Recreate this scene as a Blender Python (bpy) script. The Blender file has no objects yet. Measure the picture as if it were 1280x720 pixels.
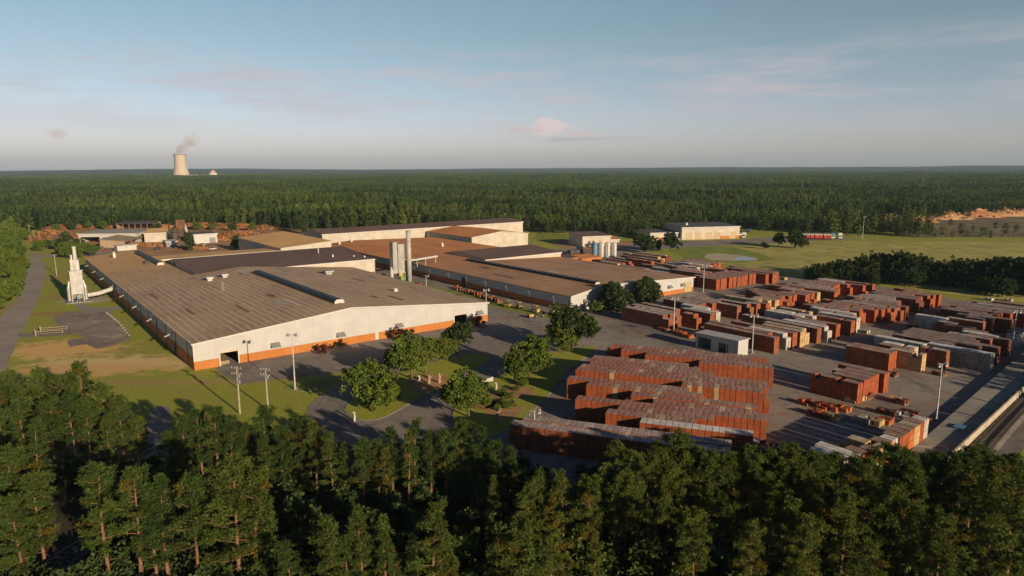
import bpy, math, random
from mathutils import Vector, Matrix, noise
rad = math.radians
RNG = random.Random(11)
sc = bpy.context.scene
col = sc.collection

# ---------------------------------------------------------------- camera model (surveying: photo point -> ground point)
F, H = 853.0, 50.0
TH = math.atan(149.5 / F)
ROLL = rad(0.2)

def ray(px, py):
    u, v = px - 640, 360 - py
    c, s = math.cos(ROLL), math.sin(ROLL)
    u, v = c * u + s * v, -s * u + c * v
    return (u, F * math.cos(TH) + v * math.sin(TH), -F * math.sin(TH) + v * math.cos(TH))

def G(px, py, z=0.0):
    x, y, w = ray(px, py)
    t = (z - H) / w
    return (x * t, y * t)

AZ = rad(-37.7)                       # the works are laid out on one grid: A away along the halls, B across them
AV = (math.sin(AZ), math.cos(AZ))
BV = (math.cos(AZ), -math.sin(AZ))
SITE = rad(37.7)

def S(px, py, z=0.0):
    x, y = G(px, py, z)
    return (x * AV[0] + y * AV[1], x * BV[0] + y * BV[1])

def W(a, b):
    return (a * AV[0] + b * BV[0], a * AV[1] + b * BV[1])

# ---------------------------------------------------------------- mesh builder
class MB:
    def __init__(s):
        s.v, s.f, s.m, s.c = [], [], [], []
        s.use_c = False

    def face(s, pts, mi=0, c=None):
        n = len(s.v)
        s.v.extend(pts)
        s.f.append(tuple(range(n, n + len(pts))))
        s.m.append(mi)
        s.c.append(c)
        if c is not None:
            s.use_c = True

    def box(s, x0, x1, y0, y1, z0, z1, mi=0, c=None, ctop=None):
        n = len(s.v)
        s.v.extend([(x0, y0, z0), (x1, y0, z0), (x1, y1, z0), (x0, y1, z0), (x0, y0, z1), (x1, y0, z1), (x1, y1, z1), (x0, y1, z1)])
        for q, k in (((0, 3, 2, 1), c), ((4, 5, 6, 7), ctop or c), ((0, 1, 5, 4), c), ((1, 2, 6, 5), c), ((2, 3, 7, 6), c), ((3, 0, 4, 7), c)):
            s.f.append(tuple(n + i for i in q))
            s.m.append(mi)
            s.c.append(k)
        if c is not None:
            s.use_c = True

    def obox(s, cx, cy, cz, sx, sy, sz, rz=0.0, tilt=0.0, mi=0, c=None):
        n = len(s.v)
        m = Matrix.Rotation(rz, 3, 'Z') @ Matrix.Rotation(tilt, 3, 'Y')
        for dz in (-.5, .5):
            for dx, dy in ((-.5, -.5), (.5, -.5), (.5, .5), (-.5, .5)):
                p = m @ Vector((dx * sx, dy * sy, dz * sz))
                s.v.append((cx + p.x, cy + p.y, cz + p.z))
        for q in ((0, 3, 2, 1), (4, 5, 6, 7), (0, 1, 5, 4), (1, 2, 6, 5), (2, 3, 7, 6), (3, 0, 4, 7)):
            s.f.append(tuple(n + i for i in q))
            s.m.append(mi)
            s.c.append(c)
        if c is not None:
            s.use_c = True

    def prism(s, pts, z0, z1, mi=0, c=None):
        n = len(pts)
        s.face([(x, y, z1) for x, y in pts], mi, c)
        for i in range(n):
            (x0, y0), (x1, y1) = pts[i], pts[(i + 1) % n]
            s.face([(x0, y0, z0), (x1, y1, z0), (x1, y1, z1), (x0, y0, z1)], mi, c)

    def slab(s, quad, t, mi=0, mside=None):           # sloping roof sheet with thickness t
        ms = mi if mside is None else mside
        lo = [(x, y, z - t) for x, y, z in quad]
        s.face(quad, mi)
        s.face(lo[::-1], ms)
        n = len(quad)
        for i in range(n):
            j = (i + 1) % n
            s.face([lo[i], lo[j], quad[j], quad[i]], ms)

    def tube(s, pts, rads, n=8, mi=0, c=None, cap=True):
        base = len(s.v)
        k = len(pts)
        for i in range(k):
            p = Vector(pts[i])
            d = (Vector(pts[min(i + 1, k - 1)]) - Vector(pts[max(i - 1, 0)])).normalized()
            a = d.orthogonal().normalized() if abs(d.z) < .95 else Vector((1, 0, 0))
            a = (a - d * a.dot(d)).normalized()
            b = d.cross(a)
            for j in range(n):
                t = 2 * math.pi * j / n
                q = p + (a * math.cos(t) + b * math.sin(t)) * rads[i]
                s.v.append(tuple(q))
        for i in range(k - 1):
            for j in range(n):
                j2 = (j + 1) % n
                s.f.append((base + i * n + j, base + i * n + j2, base + (i + 1) * n + j2, base + (i + 1) * n + j))
                s.m.append(mi)
                s.c.append(c)
        if cap:
            s.f.append(tuple(base + (k - 1) * n + j for j in range(n)))
            s.m.append(mi)
            s.c.append(c)
            s.f.append(tuple(base + j for j in range(n - 1, -1, -1)))
            s.m.append(mi)
            s.c.append(c)
        if c is not None:
            s.use_c = True

    def mesh(s, name, mats, smooth=False):
        me = bpy.data.meshes.new(name)
        me.from_pydata(s.v, [], s.f)
        for m in (mats if isinstance(mats, (list, tuple)) else [mats]):
            me.materials.append(m)
        if any(s.m):
            me.polygons.foreach_set('material_index', s.m)
        if s.use_c or any(m.get('needs_col') for m in me.materials):
            at = me.color_attributes.new('Col', 'FLOAT_COLOR', 'CORNER')
            buf = []
            for f, c in zip(s.f, s.c):
                c = c or (1, 1, 1)
                buf.extend((c[0], c[1], c[2], 1.0) * len(f))
            at.data.foreach_set('color', buf)
        if smooth:
            me.polygons.foreach_set('use_smooth', [True] * len(s.f))
        me.update()
        return me

    def build(s, name, mats, parent=None, loc=(0, 0, 0), rz=0.0, smooth=False):
        o = bpy.data.objects.new(name, s.mesh(name, mats, smooth))
        col.objects.link(o)
        o.location = loc
        o.rotation_euler = (0, 0, rz)
        if parent:
            o.parent = parent
        return o

def tag(o, label=None, cat=None, group=None, kind=None):
    if label: o['label'] = label
    if cat: o['category'] = cat
    if group: o['group'] = group
    if kind: o['kind'] = kind
    return o

def thing(name, label, cat, loc=(0, 0, 0), rz=0.0, group=None):
    o = bpy.data.objects.new(name, None)
    col.objects.link(o)
    o.location = loc
    o.rotation_euler = (0, 0, rz)
    o.empty_display_size = .5
    return tag(o, label, cat, group)

def copy_tree(o, parent=None):
    c = o.copy()
    col.objects.link(c)
    if parent: c.parent = parent
    for ch in list(o.children):
        copy_tree(ch, c)
    return c

ORD = 'first second third fourth fifth sixth seventh eighth ninth tenth eleventh twelfth thirteenth fourteenth fifteenth sixteenth seventeenth eighteenth nineteenth'.split()
def nth(i):
    if i < 19: return ORD[i]
    t = {2: 'twent', 3: 'thirt', 4: 'fort', 5: 'fift', 6: 'sixt', 7: 'sevent'}[(i + 1) // 10]
    u = (i + 1) % 10
    return t + 'ieth' if u == 0 else t + 'y-' + ORD[u - 1]

# ---------------------------------------------------------------- materials
def newmat(name):
    m = bpy.data.materials.new(name)
    m.use_nodes = True
    nt = m.node_tree
    b = nt.nodes['Principled BSDF']
    b.inputs['Specular IOR Level'].default_value = .25
    return m, nt, b

def N(nt, t, **kw):
    n = nt.nodes.new(t)
    for k, v in kw.items():
        if k in ('operation', 'blend_type', 'data_type', 'attribute_name', 'noise_dimensions', 'wave_type', 'bands_direction', 'interpolation_type', 'feature'):
            setattr(n, k, v)
        else:
            n.inputs[k].default_value = v
    return n

def mixc(nt, fac, a, b, mode='MIX'):
    n = nt.nodes.new('ShaderNodeMix')
    n.data_type = 'RGBA'
    n.blend_type = mode
    for sock, val in ((n.inputs[0], fac), (n.inputs[6], a), (n.inputs[7], b)):
        if hasattr(val, 'default_value') or hasattr(val, 'is_linked'):
            nt.links.new(val, sock)
        elif isinstance(val, (int, float)):
            sock.default_value = val
        else:
            sock.default_value = (*val, 1)
    return n.outputs[2]

def math_(nt, op, a, b=None, c=None, clamp=False):
    n = nt.nodes.new('ShaderNodeMath')
    n.operation = op
    n.use_clamp = clamp
    for i, v in enumerate((a, b, c)):
        if v is None: continue
        if isinstance(v, (int, float)): n.inputs[i].default_value = v
        else: nt.links.new(v, n.inputs[i])
    return n.outputs[0]

def maprange(nt, v, a, b, c=0.0, d=1.0, smooth=True):
    n = nt.nodes.new('ShaderNodeMapRange')
    n.interpolation_type = 'SMOOTHSTEP' if smooth else 'LINEAR'
    nt.links.new(v, n.inputs[0])
    for i, x in enumerate((a, b, c, d)): n.inputs[i + 1].default_value = x
    return n.outputs[0]

def coords(nt, world=False):
    if world:
        return nt.nodes.new('ShaderNodeNewGeometry').outputs['Position']
    return nt.nodes.new('ShaderNodeTexCoord').outputs['Object']

def noise_(nt, vec, scale, detail=4, rough=.55, sx=None):
    if sx:
        mp = nt.nodes.new('ShaderNodeMapping')
        mp.inputs['Scale'].default_value = sx
        nt.links.new(vec, mp.inputs['Vector'])
        vec = mp.outputs[0]
    n = N(nt, 'ShaderNodeTexNoise', Scale=scale, Detail=detail, Roughness=rough)
    nt.links.new(vec, n.inputs['Vector'])
    return n.outputs['Fac']

def paint(name, c, rough=.75, var=.18, scale=.25, fine=2.5, dark=None, attr=False, bump=0.0, bscale=3.0, streak=None, metal=0.0, spec=.25):
    """weathered surface: two scales of tonal variation, optional dirt colour, optional face colour, bump"""
    m, nt, b = newmat(name)
    co = coords(nt, True)
    n1 = noise_(nt, co, scale, 5)
    n2 = noise_(nt, co, fine, 4)
    f = math_(nt, 'ADD', math_(nt, 'MULTIPLY', n1, .65), math_(nt, 'MULTIPLY', n2, .35))
    lo = tuple(x * (1 - var) for x in c)
    hi = tuple(min(1, x * (1 + var)) for x in c)
    out = mixc(nt, maprange(nt, f, .35, .65), lo, hi)
    if dark:
        out = mixc(nt, math_(nt, 'MULTIPLY', maprange(nt, noise_(nt, co, scale * 2.3, 6), .5, .72), .8), out, dark)
    if streak:
        sfac = noise_(nt, co, 1.0, 4, sx=(1.2, 1.2, .06))
        out = mixc(nt, math_(nt, 'MULTIPLY', maprange(nt, sfac, .5, .75), .6), out, streak)
    if attr:
        a = N(nt, 'ShaderNodeAttribute', attribute_name='Col')
        out = mixc(nt, 1.0, out, a.outputs['Color'], 'MULTIPLY')
    nt.links.new(out, b.inputs['Base Color'])
    b.inputs['Roughness'].default_value = rough
    b.inputs['Metallic'].default_value = metal
    b.inputs['Specular IOR Level'].default_value = spec
    if bump:
        bp = N(nt, 'ShaderNodeBump', Strength=bump, Distance=.1)
        nt.links.new(noise_(nt, co, bscale, 5), bp.inputs['Height'])
        nt.links.new(bp.outputs[0], b.inputs['Normal'])
    return m

def brickmat(name, c, course=.28, var=.25):
    """stacked bricks: courses and joints on the faces, shade differs from pack to pack (face colour)"""
    m, nt, b = newmat(name)
    m['needs_col'] = True
    co = coords(nt)
    sep = nt.nodes.new('ShaderNodeSeparateXYZ')
    nt.links.new(co, sep.inputs[0])
    zf = math_(nt, 'FRACT', math_(nt, 'MULTIPLY', sep.outputs['Z'], 1 / course))
    joint = math_(nt, 'LESS_THAN', zf, .16)
    gn = nt.nodes.new('ShaderNodeSeparateXYZ')
    nt.links.new(nt.nodes.new('ShaderNodeNewGeometry').outputs['Normal'], gn.inputs[0])
    joint = math_(nt, 'MULTIPLY', joint, math_(nt, 'LESS_THAN', gn.outputs['Z'], .5))
    n2 = noise_(nt, co, 3.0, 5)
    n3 = noise_(nt, co, .35, 3)
    f = math_(nt, 'ADD', math_(nt, 'MULTIPLY', n2, .6), math_(nt, 'MULTIPLY', n3, .4))
    out = mixc(nt, maprange(nt, f, .33, .67), tuple(x * (1 - var) for x in c), tuple(x * (1 + var) for x in c))
    out = mixc(nt, math_(nt, 'MULTIPLY', joint, .35), out, tuple(x * .35 for x in c))
    a = N(nt, 'ShaderNodeAttribute', attribute_name='Col')
    out = mixc(nt, 1.0, out, a.outputs['Color'], 'MULTIPLY')
    nt.links.new(out, b.inputs['Base Color'])
    b.inputs['Roughness'].default_value = .85
    return m

def leafmat(name, c, c2, transl=.28, locvar=True):
    m, nt, b = newmat(name)
    out_n = nt.nodes['Material Output']
    a = N(nt, 'ShaderNodeAttribute', attribute_name='Col')
    oi = nt.nodes.new('ShaderNodeObjectInfo')
    rnd = oi.outputs['Random']
    if locvar:
        rnd = math_(nt, 'ADD', math_(nt, 'MULTIPLY', rnd, .38), math_(nt, 'MULTIPLY', maprange(nt, noise_(nt, oi.outputs['Location'], 1.0, 5, .65, sx=(.0035, .011, 0)), .40, .60), .62))
    base = mixc(nt, rnd, c, c2)
    base = mixc(nt, 1.0, base, a.outputs['Color'], 'MULTIPLY')
    nt.links.new(base, b.inputs['Base Color'])
    b.inputs['Roughness'].default_value = .6
    b.inputs['Specular IOR Level'].default_value = .15
    tr = nt.nodes.new('ShaderNodeBsdfTranslucent')
    nt.links.new(mixc(nt, 1.0, base, (1.15, 1.2, .6), 'MULTIPLY'), tr.inputs['Color'])
    mx = nt.nodes.new('ShaderNodeMixShader')
    mx.inputs[0].default_value = transl
    nt.links.new(b.outputs[0], mx.inputs[1])
    nt.links.new(tr.outputs[0], mx.inputs[2])
    nt.links.new(mx.outputs[0], out_n.inputs['Surface'])
    return m

def roofmat(name, c, c_far=None, ylen=200.0, stripe=0.0, pitch=1.9, stripe_c=None, dark=None, var=.16, seam=.6):
    """sheet metal roof: seams across, optional pale lap lines along it, rust and dirt; local x runs across the hall, y along it"""
    m, nt, b = newmat(name)
    co = coords(nt)
    sep = nt.nodes.new('ShaderNodeSeparateXYZ')
    nt.links.new(co, sep.inputs[0])
    n1 = noise_(nt, co, .05, 5)
    n2 = noise_(nt, co, .9, 4, sx=(1, .25, 1))
    f = math_(nt, 'ADD', math_(nt, 'MULTIPLY', n1, .6), math_(nt, 'MULTIPLY', n2, .4))
    out = mixc(nt, maprange(nt, f, .36, .64), tuple(x * (1 - var) for x in c), tuple(x * (1 + var) for x in c))
    if c_far:
        g = maprange(nt, math_(nt, 'ADD', sep.outputs['Y'], math_(nt, 'MULTIPLY', n1, 60)), ylen * .45 + 30, ylen + 20)
        out = mixc(nt, g, out, c_far)
    if dark:
        d = maprange(nt, noise_(nt, co, .6, 6, sx=(1, .15, 1)), .52, .75)
        out = mixc(nt, math_(nt, 'MULTIPLY', d, .55), out, dark)
    if stripe:
        wob = math_(nt, 'MULTIPLY', noise_(nt, co, .15, 2), .5)
        fx = math_(nt, 'FRACT', math_(nt, 'ADD', math_(nt, 'MULTIPLY', sep.outputs['X'], 1 / pitch), wob))
        line = math_(nt, 'MULTIPLY', maprange(nt, fx, .0, .12), maprange(nt, fx, .34, .22))
        line = math_(nt, 'MULTIPLY', line, maprange(nt, noise_(nt, co, .1, 4, sx=(1.5, .5, 1)), .3, .6, .25, 1.0))
        fade = maprange(nt, sep.outputs['Y'], ylen * .75, ylen * .3, .25, 1.0)
        out = mixc(nt, math_(nt, 'MULTIPLY', math_(nt, 'MULTIPLY', line, stripe), fade), out, stripe_c)
    if seam:
        sf = math_(nt, 'FRACT', math_(nt, 'MULTIPLY', sep.outputs['Y'], 1 / 7.5))
        out = mixc(nt, math_(nt, 'MULTIPLY', math_(nt, 'LESS_THAN', sf, .03), .25 * seam), out, tuple(x * .45 for x in c))
    nt.links.new(out, b.inputs['Base Color'])
    b.inputs['Roughness'].default_value = .72
    wv = math_(nt, 'SINE', math_(nt, 'MULTIPLY', sep.outputs['Y'], 2 * math.pi / .9))
    bp = N(nt, 'ShaderNodeBump', Strength=.25, Distance=.03)
    nt.links.new(wv, bp.inputs['Height'])
    nt.links.new(bp.outputs[0], b.inputs['Normal'])
    return m

def wallmat(name, c, rib=.9, axis='XY', var=.1, streak=(.40, .34, .27)):
    """profiled metal cladding: vertical ribs, horizontal lap band, run-off stains"""
    m, nt, b = newmat(name)
    co = coords(nt)
    sep = nt.nodes.new('ShaderNodeSeparateXYZ')
    nt.links.new(co, sep.inputs[0])
    n1 = noise_(nt, co, .22, 5)
    out = mixc(nt, maprange(nt, n1, .35, .65), tuple(x * (1 - var) for x in c), tuple(min(1, x * (1 + var)) for x in c))
    st = noise_(nt, co, 1.0, 5, sx=(.9, .9, .12))
    out = mixc(nt, math_(nt, 'MULTIPLY', maprange(nt, st, .52, .78), .2), out, streak)
    sm = math_(nt, 'ADD', sep.outputs['X'], sep.outputs['Y'])
    fr = math_(nt, 'FRACT', math_(nt, 'MULTIPLY', sm, 1 / 5.2))
    out = mixc(nt, math_(nt, 'MULTIPLY', math_(nt, 'LESS_THAN', fr, .02), .22), out, tuple(x * .4 for x in c))
    nt.links.new(out, b.inputs['Base Color'])
    b.inputs['Roughness'].default_value = .6
    wv = math_(nt, 'SINE', math_(nt, 'MULTIPLY', sm, 2 * math.pi / rib))
    bp = N(nt, 'ShaderNodeBump', Strength=.3, Distance=.03)
    nt.links.new(wv, bp.inputs['Height'])
    nt.links.new(bp.outputs[0], b.inputs['Normal'])
    return m

# ---------------------------------------------------------------- palette
SUN_STRENGTH, SKY_STRENGTH, EXPOSURE = 5.0, 0.084, 0.28
SUN_EL, SUN_AZ = 13.8, 140.0          # azimuth clockwise from the viewing direction (+Y)

WHITE = wallmat('white_cladding', (.46, .445, .435), var=.05)
CREAM = wallmat('cream_cladding', (.49, .43, .355))
BRICKBAND = brickmat('orange_brick_wall', (.46, .17, .045), .3, .15)
TRIM = paint('white_trim', (.52, .49, .45), .6, .08)
PALE = paint('pale_painted_steel', (.50, .48, .455), .5, .12, dark=(.30, .24, .18), scale=.8)
GALV = paint('galvanised_steel', (.36, .35, .335), .45, .18, .6, streak=(.30, .22, .14), metal=.3)
ROOF_STRIPE = roofmat('weathered_lap_roof', (.455, .31, .185), (.66, .38, .145), 200, .9, 1.9, (.66, .54, .42), dark=(.22, .16, .11))
ROOF_BROWN = roofmat('dark_brown_roof', (.16, .10, .082), dark=(.09, .06, .052), var=.12)
ROOF_TAN = roofmat('tan_roof', (.78, .46, .17), var=.12)
ROOF_ORANGE = roofmat('rust_orange_roof', (.66, .265, .085), dark=(.50, .20, .075), var=.14)
ROOF_CLAY = roofmat('clay_brown_roof', (.44, .265, .155), (.56, .27, .115), 110, dark=(.29, .17, .10), var=.14)
ROOF_GREY = roofmat('grey_roof', (.10, .09, .09), var=.1)
DARK = paint('dark_interior', (.02, .02, .02), .9, .2)
DARKVENT = paint('dark_vent_metal', (.045, .045, .05), .5, .2, metal=.3)
TANDOOR = paint('tan_door', (.44, .33, .19), .6, .08)
CONC = paint('concrete', (.30, .285, .26), .85, .15, .3, dark=(.15, .135, .12), bump=.15)
WOOD = paint('weathered_wood', (.33, .24, .15), .85, .2, 1.5)
YELLOW = paint('yellow_paint', (.46, .33, .10), .45, .12)
REDPAINT = paint('red_paint', (.38, .05, .035), .45, .15)
TYRE = paint('tyre_rubber', (.018, .018, .018), .9, .1)
GLASS = paint('dark_glass', (.03, .04, .05), .12, .1, spec=.6)
BLUEPAINT = paint('blue_paint', (.10, .22, .34), .5, .12)
TEALPAINT = paint('teal_paint', (.16, .40, .38), .5, .12)
GREYPAINT = paint('grey_paint', (.22, .22, .23), .5, .12)
STEELDARK = paint('dark_steel', (.07, .06, .055), .6, .25)
LAMPGLASS = paint('lamp_lens', (.55, .55, .55), .2, .05)
BRICK = brickmat('stacked_brick', (.31, .082, .031))
BARK = paint('pine_bark', (.19, .105, .058), .9, .3, 2.0, fine=9, bump=.4, bscale=9)
BARK2 = paint('grey_bark', (.15, .115, .08), .9, .3, 2.0, fine=9)
PINE = leafmat('pine_needles', (.036, .072, .017), (.125, .146, .026), .2)
BROAD = leafmat('broad_leaves', (.095, .155, .027), (.155, .195, .036), .3)
DARKLEAF = leafmat('dark_leaves', (.040, .066, .021), (.064, .090, .025), .2)
REDLEAF = leafmat('maroon_leaves', (.085, .018, .018), (.12, .026, .022), .2)
WOODLEAF = leafmat('distant_wood_leaves', (.020, .046, .015), (.094, .124, .026), .18)

# ---------------------------------------------------------------- ground
def ground_material():
    m, nt, b = newmat('grass_and_earth')
    co = coords(nt, True)
    n_big = noise_(nt, co, .035, 6, .6)
    n_mid = noise_(nt, co, .25, 6, .65)
    n_fine = noise_(nt, co, 2.2, 4, .6)
    green = mixc(nt, maprange(nt, n_fine, .3, .7), (.235, .265, .029), (.41, .41, .056))
    dry = mixc(nt, maprange(nt, n_fine, .3, .7), (.30, .215, .08), (.42, .31, .13))
    f = math_(nt, 'ADD', math_(nt, 'MULTIPLY', n_big, .5), math_(nt, 'MULTIPLY', n_mid, .5))
    out = mixc(nt, maprange(nt, f, .50, .64), green, dry)
    # worn places, dry lawn and bare earth: (photo point, half sizes in metres, colour, strength)
    blobs = [((78, 436), (18, 12), (.74, .46, .16), 1.0), ((155, 454), (28, 8), (.72, .52, .23), 1.0), ((105, 462), (22, 6), (.70, .44, .17), .95),
             ((60, 392), (7, 5), (.36, .20, .09), .7), ((75, 345), (10, 16), (.40, .25, .10), .5), ((110, 375), (10, 8), (.46, .38, .30), .9),
             ((75, 372), (6, 5), (.38, .22, .10), .5), ((100, 410), (16, 8), (.40, .33, .26), .35), ((330, 470), (12, 4), (.30, .17, .10), .8),
             ((230, 478), (26, 2.2), (.42, .27, .12), .7), ((20, 380), (6, 20), (.38, .26, .10), .7), ((560, 500), (3, 5), (.4, .28, .15), .6)]
    xy = nt.nodes.new('ShaderNodeVectorMath')
    xy.operation = 'MULTIPLY'
    xy.inputs[1].default_value = (1, 1, 0)
    nt.links.new(co, xy.inputs[0])
    wob = math_(nt, 'ADD', math_(nt, 'MULTIPLY', math_(nt, 'SUBTRACT', n_mid, .5), 2.4), math_(nt, 'MULTIPLY', math_(nt, 'SUBTRACT', n_fine, .5), 1.1))
    for (p, (rx, ry), c, s) in blobs:
        x, y = G(*p)
        mp = nt.nodes.new('ShaderNodeMapping')
        mp.inputs['Location'].default_value = (-x / rx, -y / ry, 0)
        mp.inputs['Scale'].default_value = (1 / rx, 1 / ry, 1)
        nt.links.new(xy.outputs[0], mp.inputs['Vector'])
        ln = nt.nodes.new('ShaderNodeVectorMath')
        ln.operation = 'LENGTH'
        nt.links.new(mp.outputs[0], ln.inputs[0])
        d = math_(nt, 'ADD', ln.outputs['Value'], wob)
        out = mixc(nt, math_(nt, 'MULTIPLY', maprange(nt, d, 1.15, .55), s), out, c)
    sep = nt.nodes.new('ShaderNodeSeparateXYZ')
    nt.links.new(co, sep.inputs[0])
    far = maprange(nt, sep.outputs['Y'], 560, 760)
    out = mixc(nt, far, out, mixc(nt, maprange(nt, noise_(nt, co, .004, 6, .65), .4, .6), (.060, .080, .024), (.125, .135, .042)))
    nt.links.new(out, b.inputs['Base Color'])
    b.inputs['Roughness'].default_value = .95
    bp = N(nt, 'ShaderNodeBump', Strength=.5, Distance=.25)
    nt.links.new(math_(nt, 'ADD', n_fine, n_mid), bp.inputs['Height'])
    nt.links.new(bp.outputs[0], b.inputs['Normal'])
    return m

GROUND = ground_material()
g = MB()
g.face([(-16000, -3000, 0), (16000, -3000, 0), (16000, 16000, 0), (-16000, 16000, 0)])
tag(g.build('ground', GROUND), kind='structure')

def pave_material(name, c, c2, patch, lines=True):
    m, nt, b = newmat(name)
    co = coords(nt, True)
    n1 = noise_(nt, co, .03, 6, .6)
    n2 = noise_(nt, co, .3, 6, .65)
    n3 = noise_(nt, co, 4.0, 3)
    f = math_(nt, 'ADD', math_(nt, 'MULTIPLY', n1, .5), math_(nt, 'ADD', math_(nt, 'MULTIPLY', n2, .35), math_(nt, 'MULTIPLY', n3, .15)))
    out = mixc(nt, maprange(nt, f, .38, .62), c, c2)
    out = mixc(nt, math_(nt, 'MULTIPLY', maprange(nt, noise_(nt, co, .055, 5, .7), .50, .66), .75), out, patch)
    # tyre-polished tracks and cracks
    tr = noise_(nt, co, .12, 4, .6, sx=(1, .22, 1))
    out = mixc(nt, math_(nt, 'MULTIPLY', maprange(nt, tr, .52, .68), .5), out, tuple(x * .55 for x in c))
    vo = N(nt, 'ShaderNodeTexVoronoi', feature='DISTANCE_TO_EDGE', Scale=.12)
    wv = nt.nodes.new('ShaderNodeVectorMath')
    wv.operation = 'ADD'
    nt.links.new(co, wv.inputs[0])
    cv = N(nt, 'ShaderNodeTexNoise', Scale=.3, Detail=3)
    nt.links.new(co, cv.inputs['Vector'])
    sc_ = nt.nodes.new('ShaderNodeVectorMath')
    sc_.operation = 'SCALE'
    sc_.inputs['Scale'].default_value = 4
    nt.links.new(cv.outputs['Color'], sc_.inputs[0])
    nt.links.new(sc_.outputs[0], wv.inputs[1])
    nt.links.new(wv.outputs[0], vo.inputs['Vector'])
    if lines:
        out = mixc(nt, math_(nt, 'MULTIPLY', maprange(nt, vo.outputs['Distance'], .035, .0), .4), out, tuple(x * .4 for x in c))
    nt.links.new(out, b.inputs['Base Color'])
    b.inputs['Roughness'].default_value = .88
    return m

YARD = pave_material('dusty_yard_paving', (.225, .20, .178), (.36, .31, .265), (.34, .20, .135))
DRIVE = pave_material('worn_asphalt', (.235, .205, .18), (.30, .26, .225), (.18, .16, .145))
ROADM = pave_material('road_asphalt', (.32, .275, .23), (.39, .335, .28), (.27, .235, .20), False)
PADM = pave_material('old_slab', (.20, .16, .135), (.36, .29, .23), (.50, .43, .35))
FIELD = paint('dry_field_grass', (.42, .375, .10), .95, .22, .05, fine=1.2, dark=(.20, .19, .05))
LAWN = paint('mown_lawn', (.22, .27, .036), .95, .25, .12, fine=2.0, dark=(.20, .15, .06))
EARTH = paint('orange_earth', (.42, .235, .11), .95, .25, .08, fine=1.2, dark=(.20, .13, .07))
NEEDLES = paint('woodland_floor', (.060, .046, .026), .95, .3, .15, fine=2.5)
BALLAST = paint('railway_ballast', (.21, .18, .155), .95, .3, .3, fine=5.0)
SANDM = paint('pond_sand', (.50, .42, .28), .9, .1, .1)

def sheet(name, pts, z, mat, kind='structure', px=True, rough=0.0, step=4.0):
    q = [G(*p) for p in pts] if px else list(pts)
    if rough:                              # an edge that grass has eaten into
        out = []
        for i in range(len(q)):
            a, b = Vector(q[i]), Vector(q[(i + 1) % len(q)])
            n = max(1, min(60, int((b - a).length / step)))
            nrm = Vector((-(b - a).y, (b - a).x)).normalized() if n else Vector((0, 0))
            for k in range(n):
                p = a.lerp(b, k / n)
                w = (noise.noise((p.x * .35, p.y * .35, z * 50)) + .6 * noise.noise((p.x * 1.3, p.y * 1.3, 9))) * rough
                out.append((p.x + nrm.x * w, p.y + nrm.y * w))
        q = out
    mb = MB()
    area = sum(q[i][0] * q[(i + 1) % len(q)][1] - q[(i + 1) % len(q)][0] * q[i][1] for i in range(len(q)))
    if area < 0: q = q[::-1]
    mb.face([(x, y, z) for x, y in q])
    o = mb.build(name, mat)
    return tag(o, kind=kind)

# paved yard with the halls and brick rows on it
sheet('yard', [(268, 461), (300, 481), (345, 474), (440, 464), (487, 452), (455, 470), (405, 490), (386, 506), (380, 524), (395, 545), (440, 556),
               (560, 548), (610, 556), (640, 640), (1000, 650), (1120, 592), (1130, 575), (1283, 441), (1460, 405), (1280, 385), (1180, 372), (1110, 360),
               (1060, 351), (985, 346), (950, 341), (850, 327), (800, 317), (745, 309), (690, 312), (560, 310), (440, 330), (330, 400)], .02, YARD, rough=.5)
sheet('entrance_drive', [(270, 459.5), (301, 480), (345, 473), (440, 463), (486, 452.5), (453, 470), (404, 491), (387, 506), (382, 523), (397, 543), (440, 554),
                         (500, 553), (562, 540), (556, 505), (600, 478), (650, 452), (700, 437), (640, 405), (608, 402.3)], .045, DRIVE, rough=.25)
sheet('road', [(-60, 425), (-30, 410), (0, 397), (20, 376), (32, 350), (36, 328), (37, 316), (44, 316), (56, 330), (57, 345), (50, 368), (38, 395), (24, 422), (8, 458), (-6, 500), (-60, 520)], .03, ROADM, rough=.25, step=3)
sheet('side_track', [(44, 322), (70, 321), (110, 320), (125, 318), (160, 312), (150, 308), (120, 312), (100, 317), (70, 319), (42, 318)], .026, ROADM, rough=.4)
sheet('slab', [(66, 396), (90, 389), (133, 390), (146, 403), (164, 422), (144, 432), (121, 436), (108, 430), (86, 434), (84, 426), (108, 421), (94, 418), (25, 422.5), (24, 418), (71, 413), (84, 411), (72, 406)], .03, PADM, rough=.35, step=2.5)
sheet('footpath', [(104, 392), (135, 389.5), (158, 384), (157, 381.5), (130, 385), (112, 384), (103, 379), (93, 380)], .034, CONC, rough=.15)
sheet('works_ground', [(30, 300), (70, 312), (110, 319), (200, 325), (330, 318), (420, 300), (380, 288), (290, 283), (180, 282), (60, 284)], .022, EARTH, rough=2)
sheet('field', [(846, 323), (860, 312), (1000, 302), (1085, 301.5), (1280, 303), (1600, 308), (1560, 395), (1280, 378), (1180, 367), (1110, 356), (1060, 347), (950, 337)], .024, FIELD, rough=1.2)
sheet('back_verge', [(665, 299), (672, 291), (708, 293), (715, 300)], .024, LAWN, rough=.8)
sheet('red_earth_lot', [(690, 306), (700, 300), (770, 302), (800, 300), (850, 305), (800, 312), (745, 316)], .026, EARTH, rough=1)
sheet('mill_yard', [(760, 309), (800, 303.5), (842, 301.5), (924, 299.5), (1000, 292.5), (1075, 299), (1010, 301), (950, 304), (880, 308), (830, 311), (790, 315)], .034, DRIVE, rough=.6)
sheet('bank', [(836, 313), (860, 308), (915, 308.5), (955, 318), (968, 325), (920, 329), (865, 327)], .03, LAWN, rough=.8)
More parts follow.
